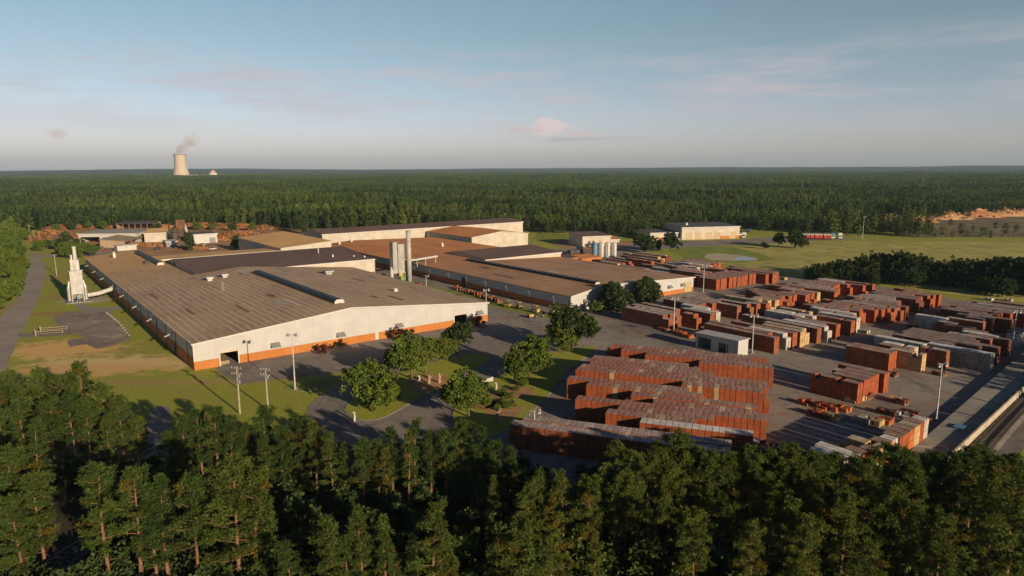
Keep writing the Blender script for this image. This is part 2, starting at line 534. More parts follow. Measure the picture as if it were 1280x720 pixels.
sheet('pond_edge', [(879, 322), (884, 317.5), (900, 316.6), (925, 319), (948, 323.5), (944, 326), (915, 326), (890, 325)], .05, SANDM, rough=.6)
# clearings in the far wood
CLEARM = paint('cleared_ground', (.21, .155, .09), .95, .3, .03, fine=.5, dark=(.09, .095, .035))
CLEARINGS = [[(1085, 277), (1100, 271), (1130, 273), (1140, 280), (1100, 281)], [(1112, 288), (1140, 279), (1190, 272), (1240, 266), (1340, 263), (1460, 280), (1400, 298), (1280, 297), (1130, 295)], [(1104, 262), (1134, 261), (1136, 265), (1104, 266)], [(930, 262), (905, 261), (905, 259), (950, 259.5)]]
for i, c in enumerate(CLEARINGS):
    sheet('bare_clearing', c, .03, CLEARM if i < 2 else FIELD, rough=4, step=12)
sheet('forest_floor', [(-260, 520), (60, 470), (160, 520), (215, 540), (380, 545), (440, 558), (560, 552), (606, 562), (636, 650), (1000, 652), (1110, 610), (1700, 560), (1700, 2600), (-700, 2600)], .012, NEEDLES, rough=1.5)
sheet('rail_bed', [(1180, 600), (1192, 572), (1282, 478), (1420, 350), (1475, 352), (1330, 500), (1268, 575), (1230, 640)], .03, BALLAST, rough=.4)

# grass islands with kerbs
def island(name, pts, mat, kerb=True, h=.12):
    q = []
    P = [Vector(G(*p)) for p in pts]
    n = len(P)
    for i in range(n):                       # rounded outline
        p0, p1, p2, p3 = P[i - 1], P[i], P[(i + 1) % n], P[(i + 2) % n]
        for k in range(5):
            t = k / 5
            q.append(.5 * ((2 * p1) + (-p0 + p2) * t + (2 * p0 - 5 * p1 + 4 * p2 - p3) * t * t + (-p0 + 3 * p1 - 3 * p2 + p3) * t ** 3))
    area = sum(q[i].x * q[(i + 1) % len(q)].y - q[(i + 1) % len(q)].x * q[i].y for i in range(len(q)))
    if area < 0: q.reverse()
    c = sum(q, Vector((0, 0))) / len(q)
    m = MB()
    nq = len(q)
    inn = []
    for i in range(nq):
        d = (q[(i + 1) % nq] - q[i - 1]).normalized()
        inn.append(q[i] + Vector((-d.y, d.x)) * .22)
    for i in range(nq):
        j = (i + 1) % nq
        m.face([(*q[i], .02), (*q[j], .02), (*q[j], h), (*q[i], h)], 1)
        m.face([(*q[i], h), (*q[j], h), (*inn[j], h), (*inn[i], h)], 1)
    m.face([(*p, h - .004) for p in inn], 0)
    tag(m.build(name, [mat, CONC]), kind='structure')

ISLAND = GROUND
island('drive_island', [(432, 508), (442, 522), (462, 526), (485, 520), (530, 495), (575, 470), (612, 450), (606, 442), (570, 446), (520, 458), (470, 478)], ISLAND)
island('roadside_island', [(575, 540), (566, 515), (590, 490), (640, 461), (690, 440), (742, 433), (738, 443), (712, 462), (688, 492), (655, 524), (612, 548)], ISLAND)
island('hall_verge', [(395, 489), (437, 474), (483, 457), (488, 453), (440, 465), (368, 479), (358, 486)], LAWN, h=.08)
for p, r, cc in (((535, 480), 9, EARTH), ((600, 500), 8, EARTH), ((648, 490), 6, EARTH), ((628, 512), 7, EARTH)):
    x, y = G(*p)
    pts = [(x + r * (.55 + .25 * noise.noise((k, x, 1))) * math.cos(k * .35), y + r * (.8 + .3 * noise.noise((k, x, 5))) * math.sin(k * .35)) for k in range(18)]
    sheet('bare_soil', pts, .13, cc, px=False)
sheet('gable_grass', [(488, 351), (515, 352), (560, 362), (640, 381), (700, 397), (692, 399), (630, 387), (560, 369), (500, 356)], .04, LAWN, rough=.2)

# hills on the horizon
HILLM = leafmat('hill_forest', (.030, .050, .018), (.055, .072, .022), 0.0, False)
hm = MB()
nr, na = 14, 120
def hh(r, t):
    x, y = r * math.sin(t), r * math.cos(t)
    e = max(0, min(1, (r - 5200) / 4500))
    n_ = noise.fractal((x / 2600, y / 2600, .3), 1.0, 2.0, 5)
    return e * (48 + 26 * n_ + 22 * max(0, math.sin(t * 1.3 - .1)) + 4 * noise.noise((x / 300, y / 300, 2))) - 6
grid = [[(6000 + 8500 * i / nr, -1.0 + 2.0 * j / na) for j in range(na + 1)] for i in range(nr + 1)]
hv = [[(r * math.sin(t), r * math.cos(t), hh(r, t)) for r, t in row] for row in grid]
for i in range(nr):
    for j in range(na):
        hm.face([hv[i][j], hv[i][j + 1], hv[i + 1][j + 1], hv[i + 1][j]])
tag(hm.build('hills', paint('hill_woods', (.042, .058, .022), .95, .35, .004, fine=.03)), kind='structure')

# pond water
mw, ntw, bw = newmat('pond_water')
bw.inputs['Base Color'].default_value = (.10, .14, .15, 1)
bw.inputs['Roughness'].default_value = .12
sheet('pond_water', [(918, 322.2), (930, 320.8), (947, 323.6), (940, 325.2), (922, 325.2)], .06, mw, rough=.5)
sheet('service_lane', [(172, 575), (184, 530), (192, 508), (212, 508), (212, 540), (214, 575)], .03, DRIVE, rough=.6)

# ---------------------------------------------------------------- light, sky, camera
sd = Vector((math.sin(rad(SUN_AZ)) * math.cos(rad(SUN_EL)), math.cos(rad(SUN_AZ)) * math.cos(rad(SUN_EL)), math.sin(rad(SUN_EL))))
sl = bpy.data.lights.new('sun', 'SUN')
sl.energy = SUN_STRENGTH
sl.angle = rad(.5)
sl.color = (1.0, .80, .55)
so = bpy.data.objects.new('sun', sl)
col.objects.link(so)
so.location = (200, -200, 200)
so.rotation_euler = (-sd).to_track_quat('-Z', 'Y').to_euler()

w = bpy.data.worlds.new('World')
sc.world = w
w.use_nodes = True
nt = w.node_tree
bg = nt.nodes['Background']
sky = nt.nodes.new('ShaderNodeTexSky')
sky.sky_type = 'NISHITA'
sky.sun_disc = False
sky.sun_elevation = rad(SUN_EL)
sky.sun_rotation = rad(SUN_AZ)
sky.air_density = 1.0
sky.dust_density = 0.7
sky.ozone_density = 1.6
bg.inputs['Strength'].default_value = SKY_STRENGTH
gen = nt.nodes.new('ShaderNodeTexCoord').outputs['Generated']
sp = nt.nodes.new('ShaderNodeSeparateXYZ')
nt.links.new(gen, sp.inputs[0])
azim = math_(nt, 'ARCTAN2', sp.outputs['X'], sp.outputs['Y'])
elev = math_(nt, 'ARCSINE', sp.outputs['Z'])
cb = nt.nodes.new('ShaderNodeCombineXYZ')
nt.links.new(azim, cb.inputs[0])
nt.links.new(elev, cb.inputs[1])
skyc = sky.outputs[0]
# evening colour: lilac-grey towards the horizon, muted blue above
skyc = mixc(nt, 1.0, skyc, (7.5, 7.6, 8.4), 'DARKEN')      # brightness capped: dims the sun-side glow to reduce its fill light
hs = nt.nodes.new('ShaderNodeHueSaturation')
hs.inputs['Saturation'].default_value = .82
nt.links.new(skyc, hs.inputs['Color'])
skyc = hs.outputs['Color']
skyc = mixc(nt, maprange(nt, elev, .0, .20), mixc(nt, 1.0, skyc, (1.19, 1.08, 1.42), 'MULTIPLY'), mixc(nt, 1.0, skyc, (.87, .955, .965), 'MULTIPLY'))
skyc = mixc(nt, maprange(nt, elev, .23, .48), skyc, mixc(nt, 1.0, skyc, (.06, .12, .27), 'MULTIPLY'))  # sky above the view darkened and blued to weaken fill in the shadows
SKYMIX = skyc
# thin high cloud: long streaks, densest over the right half
cir = noise_(nt, cb.outputs[0], 1.0, 7, .62, sx=(4.5, 30, 1))
band = math_(nt, 'MULTIPLY', maprange(nt, elev, .02, .10), maprange(nt, elev, .185, .12))
veil = math_(nt, 'MULTIPLY', maprange(nt, cir, .40, .70), band)
skyc = mixc(nt, math_(nt, 'MULTIPLY', veil, .75), skyc, (5.7, 5.0, 5.2))
# one fair-weather cumulus low over the far woods, and wisps to the left
def puff(az, el, ra, re, s, lo, hi, colr, skyc, sx):
    dx = math_(nt, 'DIVIDE', math_(nt, 'SUBTRACT', azim, az), ra)
    dy = math_(nt, 'DIVIDE', math_(nt, 'SUBTRACT', elev, el), re)
    d = math_(nt, 'SQRT', math_(nt, 'ADD', math_(nt, 'MULTIPLY', dx, dx), math_(nt, 'MULTIPLY', dy, dy)))
    nn = noise_(nt, cb.outputs[0], 1.0, 6, .6, sx=sx)
    v = math_(nt, 'SUBTRACT', math_(nt, 'MULTIPLY_ADD', nn, 2.2, -.4), d)
    return mixc(nt, math_(nt, 'MULTIPLY', maprange(nt, v, lo, hi), s), skyc, colr)
skyc = puff(.105, .041, .125, .006, .38, -.2, .7, (3.4, 3.35, 3.6), skyc, (18, 60, 1))
skyc = puff(.058, .057, .055, .019, 1.0, -.02, .34, (7.4, 6.2, 6.0), skyc, (30, 46, 1))
skyc = puff(.098, .047, .032, .008, .8, -.1, .4, (6.6, 5.4, 5.2), skyc, (40, 60, 1))
skyc = puff(.015, .054, .05, .010, .75, -.1, .5, (6.4, 5.3, 5.1), skyc, (30, 50, 1))
skyc = puff(-.578, .041, .018, .010, .7, -.1, .5, (6.6, 5.2, 5.0), skyc, (40, 50, 1))
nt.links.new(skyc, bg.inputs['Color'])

cam = bpy.data.cameras.new('camera')
cam.sensor_width = 36
cam.lens = F / 1280 * 36
cam.clip_start = 1
cam.clip_end = 60000
co_ = bpy.data.objects.new('camera', cam)
col.objects.link(co_)
co_.matrix_world = Matrix.Translation((0, 0, H)) @ Matrix.Rotation(math.pi / 2 - TH, 4, 'X') @ Matrix.Rotation(-ROLL, 4, 'Z')
sc.camera = co_

vs = sc.view_settings
vs.view_transform = 'Standard'
vs.look = 'None'
vs.exposure = EXPOSURE
vs.gamma = 1.0
vs.use_curve_mapping = False
sc.cycles.max_bounces = 4
sc.cycles.diffuse_bounces = 1
sc.cycles.transmission_bounces = 4
sc.cycles.volume_bounces = 2
sc.cycles.caustics_reflective = False
sc.cycles.caustics_refractive = False

# haze: even pale air
hz = MB()
hz.box(-17000, 17000, -3500, 17500, -8, 330)
hmat = bpy.data.materials.new('haze_air')
hmat.use_nodes = True
hn = hmat.node_tree
hn.nodes.remove(hn.nodes['Principled BSDF'])
pv = hn.nodes.new('ShaderNodeVolumePrincipled')
pv.inputs['Color'].default_value = (.53, .76, 1.0, 1)
pv.inputs['Density'].default_value = HAZE if 'HAZE' in globals() else 4.6e-5
hn.links.new(pv.outputs[0], hn.nodes['Material Output'].inputs['Volume'])
tag(hz.build('haze', hmat), kind='stuff')

# ================================================================ buildings
def interp(prof, t):
    for (t0, z0), (t1, z1) in zip(prof, prof[1:]):
        if t0 <= t <= t1:
            return z0 + (z1 - z0) * (t - t0) / (t1 - t0)
    return prof[-1][1] if t > prof[-1][0] else prof[0][1]

def wall_run(mb, prof, openings, place, z0=0.0, t=.3):
    """one wall as panels between its openings; place(t, depth, z) gives the point; openings really open, with reveals"""
    br = {p[0] for p in prof}
    t0, t1 = prof[0][0], prof[-1][0]
    for o in openings: br |= {o[0], o[1]}
    br = sorted(b for b in br if t0 <= b <= t1)
    for a, b in zip(br, br[1:]):
        m = (a + b) / 2
        za, zb = interp(prof, a), interp(prof, b)
        op = [o for o in openings if o[0] < m < o[1]]
        if not op:
            mb.face([place(a, 0, z0), place(b, 0, z0), place(b, 0, zb), place(a, 0, za)])
        for o in op:
            if o[2] > z0 + .01:
                mb.face([place(a, 0, z0), place(b, 0, z0), place(b, 0, o[2]), place(a, 0, o[2])])
            mb.face([place(a, 0, o[3]), place(b, 0, o[3]), place(b, 0, zb), place(a, 0, za)])
    for o in openings:
        a, b, zl, zh = o[:4]
        mb.face([place(a, 0, zl), place(a, t, zl), place(a, t, zh), place(a, 0, zh)])
        mb.face([place(b, 0, zl), place(b, 0, zh), place(b, t, zh), place(b, t, zl)])
        mb.face([place(a, 0, zh), place(a, t, zh), place(b, t, zh), place(b, 0, zh)])

def hall(name, label, P0, P1, depth, axis, prof, wall, roof, cat='building', front=(), left=(), bands=(), back_roof=None, over=.45, fascia=True, group=None, open_front=False, skip_right=False):
    P0, P1 = Vector(P0), Vector(P1)
    L = (P1 - P0).length
    rz = math.atan2((P1 - P0).y, (P1 - P0).x)
    e = thing(name, label, cat, (P0.x, P0.y, 0), rz, group)
    fl = [(0, interp(prof, 0)), (L, interp(prof, 0))] if axis == 'x' else prof
    bk = [(0, prof[-1][1]), (L, prof[-1][1])] if axis == 'x' else prof
    si = prof if axis == 'x' else None
    m = MB()
    if not open_front:
        wall_run(m, fl, front, lambda t, d, z: (t, d, z))
    wall_run(m, [(L - t, z) for t, z in bk[::-1]], (), lambda t, d, z: (L - t, depth - d, z))
    lp = [(depth - t, z) for t, z in si[::-1]] if si else [(0, prof[0][1]), (depth, prof[0][1])]
    wall_run(m, lp, [(depth - o[1], depth - o[0], o[2], o[3]) for o in left], lambda t, d, z: (d, depth - t, z))
    rp = si if si else [(0, prof[-1][1]), (depth, prof[-1][1])]
    wall_run(m, rp, (), lambda t, d, z: (L - d, t, z))
    m.build('wall', wall, e)
    r = MB()
    for (t0, z0), (t1, z1) in zip(prof, prof[1:]):
        s = (z1 - z0) / (t1 - t0)
        if t0 == prof[0][0]: t0, z0 = t0 - over, z0 - s * over
        if t1 == prof[-1][0]: t1, z1 = t1 + over, z1 + s * over
        if axis == 'x':
            q = [(-over, t0, z0 + .28), (L + over, t0, z0 + .28), (L + over, t1, z1 + .28), (-over, t1, z1 + .28)]
        else:
            q = [(t0, -over, z0 + .28), (t1, -over, z1 + .28), (t1, depth + over, z1 + .28), (t0, depth + over, z0 + .28)]
        r.slab(q, .26)
    ro = r.build('roof', roof, e)
    if fascia:
        f = MB()
        if axis == 'x':
            z = prof[0][1] - over * (prof[1][1] - prof[0][1]) / (prof[1][0] - prof[0][0])
            f.box(-over, L + over, -over - .09, -over - .004, z - .35, z + .3)
        else:
            for (t0, z0), (t1, z1) in zip(prof, prof[1:]):
                if t0 == prof[0][0]: t0 -= over
                if t1 == prof[-1][0]: t1 += over
                za, zb = z0 + .3, z1 + .3
                for y0, y1 in ((-over - .09, -over - .004),):
                    f.face([(t0, y0, za - .42), (t1, y0, zb - .42), (t1, y0, zb), (t0, y0, za)])
                    f.face([(t0, y0, za), (t1, y0, zb), (t1, y1, zb), (t0, y1, za)])
                    f.face([(t0, y1, za - .42), (t0, y0, za - .42), (t0, y0, za), (t0, y1, za)])
        f.build('fascia', TRIM, ro)
    for side, t0, t1, z0, z1, mat in bands:          # brick plinths, proud of the cladding
        b = MB()
        ops = front if side == 'front' else left
        cuts = sorted([(o[0], o[1]) for o in ops if o[2] < z1 and o[0] < t1 and o[1] > t0])
        a = t0
        for c0, c1 in cuts + [(t1, t1)]:
            if c0 > a:
                if side == 'front': b.box(a, c0, -.07, -.003, z0, z1)
                else: b.box(-.07, -.003, a, c0, z0, z1)
            a = max(a, c1)
        b.build('brick_plinth', mat, e)
    return e, L

def part(e, name, mat, boxes, label=None):
    m = MB()
    for bx in boxes: m.box(*bx)
    o = m.build(name, mat, e)
    if label: o['label'] = label
    return o

def bx_on(px, a):                                     # b of the photo column px on the front line a
    lo, hi = 0, 500
    for _ in range(50):
        mid = (lo + hi) / 2
        x, y = W(a, mid)
        z = -H
        f = y * math.cos(TH) - z * math.sin(TH)
        if 640 + x * F / f < px: lo = mid
        else: hi = mid
    return lo

# ---- the long front hall
a0, b0 = 180.5, 38.2
d1, d2 = bx_on(276, a0) - b0, bx_on(298, a0) - b0
d3, d4 = bx_on(568, a0) - b0, bx_on(583, a0) - b0
d5, d6 = bx_on(469, a0) - b0, bx_on(473.5, a0) - b0
prof1 = [(0, 6.7), (42.8, 10.6), (91, 6.1)]
e, L = hall('factory_hall', 'huge low factory hall with pale ribbed gable front, orange brick plinth and striped roof', W(a0, b0), W(a0, b0 + 91), 105.4, 'y', prof1, WHITE, ROOF_STRIPE,
            front=[(d1, d2, 0, 4.3), (d3, d4, 0, 3.9), (d5, d6, 0, 2.3)], left=[(20, 23, 0, 3.4), (44, 46.5, 0, 5), (70, 73, 0, 3.4), (88, 90, 0, 5)],
            bands=[('front', 0, 91.0, 0, 2.2, BRICKBAND), ('left', .08, 105.4, 0, 3.1, BRICKBAND)])
m = MB()                                               # the narrow back wing of the same hall
wall_run(m, [(0, 6.7), (112, 6.7)], [(30, 33, 0, 3.4), (66, 69, 0, 3.4), (80, 82, 0, 5)], lambda t, d, z: (d, 217.4 - t, z))
wall_run(m, [(0, 8.6), (21, 6.7)], (), lambda t, d, z: (21 - t, 217.4 - d, z))
wall_run(m, [(0, 8.6), (112, 8.6)], (), lambda t, d, z: (21 - d, 105.4 + t, z))
m.build('wing_wall', WHITE, e)
part(e, 'wing_plinth', BRICKBAND, [(-.07, -.003, 105.6, 217.4, 0, 3.1)])
m = MB()
m.slab([(-.45, 105.9, 6.94), (21.3, 105.9, 8.9), (21.3, 217.8, 8.9), (-.45, 217.8, 6.94)], .26)
m.slab([(21.3, 105.9, 8.9), (25.4, 105.9, 8.62), (25.4, 175.2, 8.62), (21.3, 175.2, 8.9)], .26)
m.build('wing_roof', ROOF_STRIPE, e)
m = MB()
wall_run(m, [(0, 8.3), (70, 8.3)], (), lambda t, d, z: (25.2, 105.6 + t, z))
m.build('inner_wall', WHITE, e)
def ridge_vent(e, name, x, y0, y1, z, wdt=1.5, h=1.2, posts=False):
    m = MB()
    pts = [(x - wdt, z - .2), (x - wdt, z + h * .55), (x - wdt * .55, z + h), (x + wdt * .55, z + h), (x + wdt, z + h * .55), (x + wdt, z - .2)]
    for (xa, za), (xb, zb) in zip(pts, pts[1:]):
        m.face([(xa, y0, za), (xa, y1, za), (xb, y1, zb), (xb, y0, zb)])
    if posts:
        k = y0
        while k < y1 - 2:
            m.box(x - wdt * .9, x + wdt * .9, k, k + 2.2, z + h, z + h + .28)
            k += 3.4
    o = m.build(name, DARKVENT, e)
    for y in (y0, y1):
        c = MB()
        c.face([(px_, y + (.01 if y == y1 else -.01), pz_) for px_, pz_ in (pts if y == y0 else pts[::-1])])
        c.build('end_cap', TRIM, o)
    return o
ridge_vent(e, 'ridge_vent', 42.8, 8, 84, 10.75)
ridge_vent(e, 'ridge_vent', 21.3, 148, 203, 8.8, 1.4, 1.2)
def roof_unit(e, x, y, z, s=1.0, h=1.3, mat=None, cowl=False):
    m = MB()
    m.box(x - s * .5, x + s * .5, y - s * .5, y + s * .5, z - .3, z + h * .6)
    if cowl:
        m.box(x - s * .75, x + s * .75, y - s * .75, y + s * .75, z + h * .6, z + h)
    else:
        m.tube([(x, y, z + h * .6), (x, y, z + h)], [s * .6, s * .35], 8)
    return m.build('roof_vent', mat or PALE, e)
for px_, py_, s, h, mt, cw in ((262, 352, 1.6, 1.5, None, True), (281, 349.5, 1.6, 1.4, None, True), (184, 331, 2.2, 1.5, STEELDARK, False), (143, 322, 1.2, 3.0, None, False), (410, 341, 2.4, 1.6, GALV, True), (494, 361, 1.4, 1.2, None, False)):
    zz = 9.0 if px_ > 200 else 8.0
    a_, b_ = S(px_, py_, zz)
    zr = interp(prof1, b_ - b0) + .25
    roof_unit(e, b_ - b0, a_ - a0, zr, s, h, mt, cw)
# canopies and lamps on the front, roller shutters half up, doors
for px_ in (339, 421, 494, 595):
    x = bx_on(px_, a0) - b0
    m = MB()
    m.face([(x, -.01, 4.0), (x + 2.4, -.01, 4.0), (x + 2.4, -1.5, 2.9), (x, -1.5, 2.9)])
    m.face([(x, -.01, 4.0), (x, -1.5, 2.9), (x, -.01, 2.9)])
    m.face([(x + 2.4, -.01, 4.0), (x + 2.4, -.01, 2.9), (x + 2.4, -1.5, 2.9)])
    m.build('door_canopy', GREYPAINT, e)
part(e, 'roller_shutter', CREAM, [(d1, d2, .12, .2, 3.35, 4.4)])
part(e, 'roller_shutter', CREAM, [(d3, d4, .12, .2, 3.5, 4.0)])
part(e, 'door', TRIM, [(d5, d6, .1, .18, 0, 2.3)], 'small white personnel door in the orange plinth')
part(e, 'door_frame', TRIM, [(d1 - .3, d1, -.1, .2, 0, 4.5), (d2, d2 + .3, -.1, .2, 0, 4.5), (d1, d2, -.1, -.02, 4.3, 4.6)])
part(e, 'door_frame', TRIM, [(d3 - .3, d3, -.1, .2, 0, 4.1), (d4, d4 + .3, -.1, .2, 0, 4.1), (d3, d4, -.1, -.02, 3.9, 4.2)])
part(e, 'loading_step', WOOD, [(d1, d1 + (d2 - d1) * .55, 1.2, 3.6, 0, .9)])
for i in range(17):
    y = 6 + i * 12.6
    m = MB()
    m.tube([(-.2, y, 0), (-.2, y, 6.4)], [.09, .09], 6)
    m.build('downpipe', GREYPAINT, e)
    if i % 2:
        m = MB()
        m.tube([(-.1, y + 4, 5.4), (-2.2, y + 4, 4.6)], [.25, .22], 7)
        m.build('exhaust_pipe', GALV, e)
part(e, 'corner_trim', TRIM, [(-.09, .25, -.1, -.004, 2.21, 6.5)])
for dx in (0, .55):
    m = MB()
    yy = 62
    zz = interp(prof1, 24 + dx)
    m.tube([(24 + dx, yy, zz), (24 + dx, yy, zz + 3.4)], [.09, .09], 6)
    m.build('roof_stack', GALV, e)

PATCHM = [paint('replaced_roof_sheet', (.44, .35, .26), .6, .15, .8), paint('rusted_roof_sheet', (.24, .14, .08), .8, .25, .8), paint('pale_rooflight', (.56, .50, .42), .5, .1, .8)]
def roof_sheets(e, prof, n, x0, x1, y0, y1, seed, lo=5.0, hi=15.0):
    r = random.Random(seed)
    for i in range(n):
        x, y = r.uniform(x0, x1), r.uniform(y0, y1)
        wd, ln = r.choice((.9, .9, 1.8)), r.uniform(lo, hi)
        xs = [t for t, z in prof]
        if any(x < t < x + wd for t in xs): continue
        m = MB()
        za, zb = interp(prof, x) + .30, interp(prof, x + wd) + .30
        m.slab([(x, y, za), (x + wd, y, zb), (x + wd, y + ln, zb), (x, y + ln, za)], .015)
        m.build('roof_sheet', PATCHM[r.choice((0, 0, 1, 1, 2))], e)
roof_sheets(e, prof1, 26, 2, 88, 2, 92, 5)
for y in (30.2, 60.4, 88):
    part(e, 'roof_lap', PATCHM[0], []) if False else None

# ---- taller hall standing across behind it
e, L = hall('raised_hall', 'taller factory hall with dark brown roof, its blue-shaded gable at the left end', W(286.4, 64), W(286.4, 141.5), 67.5, 'x', [(0, 8.9), (37, 11.4), (67.5, 6.6)], CREAM, ROOF_BROWN,
            left=[(36, 38.6, 8.0, 10.2)], bands=[('front', 64, 77.4, 0, 3.1, BRICKBAND)], over=.4)
part(e, 'louvre', DARKVENT, [(-.12, .1, 35.6, 39, 7.8, 10.4)])
part(e, 'corner_trim', TRIM, [(77.1, 77.35, -.2, .1, 0, 8.6)])
part(e, 'gutter', TRIM, [(70, 77.4, -.5, -.1, 2.2, 2.6)])
for bx_, y_, h_ in ((74.5, 5, .9), (62, 12, 1.3), (60, 24, 3.2), (71, 9, .7)):
    roof_unit(e, bx_, y_, interp([(0, 8.9), (39, 11.5)], y_) + .2, .7 if h_ < 3 else .35, h_, TRIM)

e, L = hall('rear_hall', 'low tan-roofed hall behind the dark brown roof, cream front edge', W(356.4, 60.2), W(356.4, 121.5), 28, 'x', [(0, 7.7), (28, 6.3)], CREAM, ROOF_TAN)
e, L = hall('tan_roofed_store', 'big store with tan sloping roof and long blue-shaded side by the orange rubble', W(357.5, 122.6), W(357.5, 150.5), 75, 'y', [(0, 8.7), (27.9, 10.8)], CREAM, ROOF_TAN)
e, L = hall('long_back_hall', 'very long cream hall with brown roof, farthest back against the trees', W(405.5, 165), W(405.5, 324), 31, 'x', [(0, 10), (15.5, 12), (31, 10)], CREAM, ROOF_BROWN, over=.5)
e, L = hall('orange_roofed_hall', 'hall with bright rust orange gable roof and a row of small dark windows', W(350, 239), W(350, 284), 54.8, 'y', [(0, 7.6), (23, 10.1), (45, 7.6)], CREAM, ROOF_ORANGE,
            left=[(6, 8.5, 0, 2.6), (45, 52, 0, 4)])
for y in (14, 18.5, 27, 31, 35):
    part(e, 'window', GLASS, [(-.1, .1, y, y + 1, 4.7, 5.8)])
part(e, 'door_leaf', STEELDARK, [(.05, .15, 6, 8.5, 0, 2.6)])
e, L = hall('kiln_hall', 'low wide hall with rust orange roof behind the tall steel chimney', W(294.2, 158), W(294.2, 233), 92, 'y', [(0, 5.7), (17, 7.0), (75, 5.3)], WHITE, ROOF_ORANGE, bands=[('left', .08, 91.8, 0, 2.6, BRICKBAND)])
for a_, b_ in ((378, 164), (381, 173), (330, 205)):
    roof_unit(e, b_ - 158, a_ - 294.2, interp([(0, 5.7), (17, 7.0), (75, 5.3)], b_ - 158) + .2, 1.2, 2.4, TRIM)

# ---- the long gabled hall in the middle
a0, b0 = 173.5, 160.2
prof2 = [(0, 5.5), (16, 7.8), (68.5, 5.6)]
g1, g2 = bx_on(725, a0) - b0, bx_on(735, a0) - b0
g3, g4 = bx_on(855, a0) - b0, bx_on(863.5, a0) - b0
e, L = hall('gabled_hall', 'long middle hall with clay brown roof, cream gable front behind two round trees', W(a0, b0), W(a0, b0 + 68.5), 83, 'y', prof2, WHITE, ROOF_CLAY,
            front=[(g3, g4, 0, 4.0), (g1, g2, 0, 3.8)], left=[(66, 69.5, 0, 4.2)], bands=[('front', 44, 68.5, 0, 1.7, BRICKBAND), ('left', .08, 83, 0, 2.3, BRICKBAND)])
m = MB()
wall_run(m, [(0, 5.5), (37.4, 5.5)], (), lambda t, d, z: (0, 120.4 - t, z))
m.build('wing_wall', WHITE, e)
part(e, 'wing_plinth', BRICKBAND, [(-.07, -.003, 83.2, 120.4, 0, 2.3)])
m = MB()
m.slab([(-.45, 83.5, 5.72), (16, 83.5, 8.08), (16, 120.4, 8.08), (-.45, 120.4, 5.72)], .26)
m.slab([(16, 83.5, 8.08), (22.6, 83.5, 7.8), (22.6, 120.4, 7.8), (16, 120.4, 8.08)], .26)
m.build('wing_roof', ROOF_CLAY, e)
ridge_vent(e, 'ridge_vent', 16, 3, 88, 7.95, 1.2, .75, True)
part(e, 'roller_shutter', PALE, [(g1, g2, .1, .2, 0, 3.8)])
part(e, 'sliding_door', TANDOOR, [(g3, g4, -.2, -.08, 0, 4.1)])
part(e, 'sliding_door', TANDOOR, [(44, 46, -.3, -.08, 0, 3.6)])
part(e, 'door_leaf', STEELDARK, [(.05, .15, 66, 69.5, 0, 4.2)])
for y in (8, 22, 36, 50, 64, 78, 94, 108):
    m = MB()
    m.tube([(-.9, y, 0), (-.9, y, 4.2), (-1.1, y, 4.6), (-2.0, y - .4, 4.5)], [.1, .09, .08, .14], 6)
    m.build('wall_lamp', GREYPAINT, e)
for t_ in (6, 20, 52, 60):
    x = t_
    m = MB()
    m.face([(x, -.01, 4.0), (x + 2.2, -.01, 4.0), (x + 2.2, -1.3, 2.9), (x, -1.3, 2.9)])
    m.face([(x, -.01, 4.0), (x, -1.3, 2.9), (x, -.01, 2.9)])
    m.build('door_canopy', GREYPAINT, e)
roof_sheets(e, prof2, 20, 1.5, 66, 2, 72, 9)
e, L = hall('cross_hall', 'dark brown roofed hall crossing the far end of the clay brown roof', W(257, 183), W(257, 230), 36.5, 'x', [(0, 7.9), (24, 9.7), (36.5, 7.6)], CREAM, ROOF_BROWN, over=.4)
e, L = hall('brick_annex', 'small orange brick annex beside the far end of the middle hall', W(256, 230.4), W(256, 241), 16, 'x', [(0, 4.6), (16, 5.0)], BRICKBAND, ROOF_BROWN, front=[(7.5, 8.6, 0, 2.6)], fascia=False)
e, L = hall('orange_shed', 'low orange brick shed with flat roof in front of the silos', W(254, 242), W(254, 256), 10, 'x', [(0, 3.6), (10, 4.4)], BRICKBAND, ROOF_ORANGE, fascia=False)
e, L = hall('silo_store', 'small grey and cream store with brown roof behind the silos', G(728, 309), G(763, 307.5), 22, 'x', [(0, 6.6), (22, 7.6)], CREAM, ROOF_BROWN, front=[(11, 14, 0, 4)])
part(e, 'door_leaf', TANDOOR, [(11, 14, .05, .15, 0, 4)])
e, L = hall('lean_to', 'little cream lean-to at the right end of the silo store', G(763.4, 307.4), G(774, 307), 12, 'x', [(0, 4.0), (12, 4.8)], CREAM, ROOF_ORANGE)

# ---- workshop by the field
P0, P1 = Vector(G(852, 300)), Vector(G(924, 298))
Lm = (P1 - P0).length
dm = [(.062 * Lm, .18 * Lm), (.22 * Lm, .335 * Lm), (.408 * Lm, .512 * Lm), (.56 * Lm, .668 * Lm), (.83 * Lm, .937 * Lm)]
e, L = hall('vehicle_workshop', 'cream vehicle workshop with five tan doors and dark grey roof', P0, P1, 30, 'x', [(0, 8.6), (30, 9.4)], CREAM, ROOF_GREY,
            front=[(a, b, 0, 4.9) for a, b in dm], bands=[('front', .55 * Lm, Lm, 0, 2.1, BRICKBAND)])
for a, b in dm:
    part(e, 'roller_door', TANDOOR, [(a, b, .08, .2, 0, 4.9)])
roof_unit(e, Lm * .23, 14, 9.1, 1.6, 1.8, TRIM)
u = (P1 - P0).normalized()
n_ = Vector((-u.y, u.x))
Q1 = P0 + n_ * 3 - u * .3
e, L = hall('workshop_wing', 'lower wing at the left of the five-door workshop', Q1 - u * 22, Q1, 24, 'x', [(0, 5.0), (24, 5.6)], CREAM, ROOF_GREY, bands=[('front', 0, 21.5, 0, 1.9, BRICKBAND)], front=[(14, 16, 0, 2.6), (18, 19.5, .9, 2.4)])

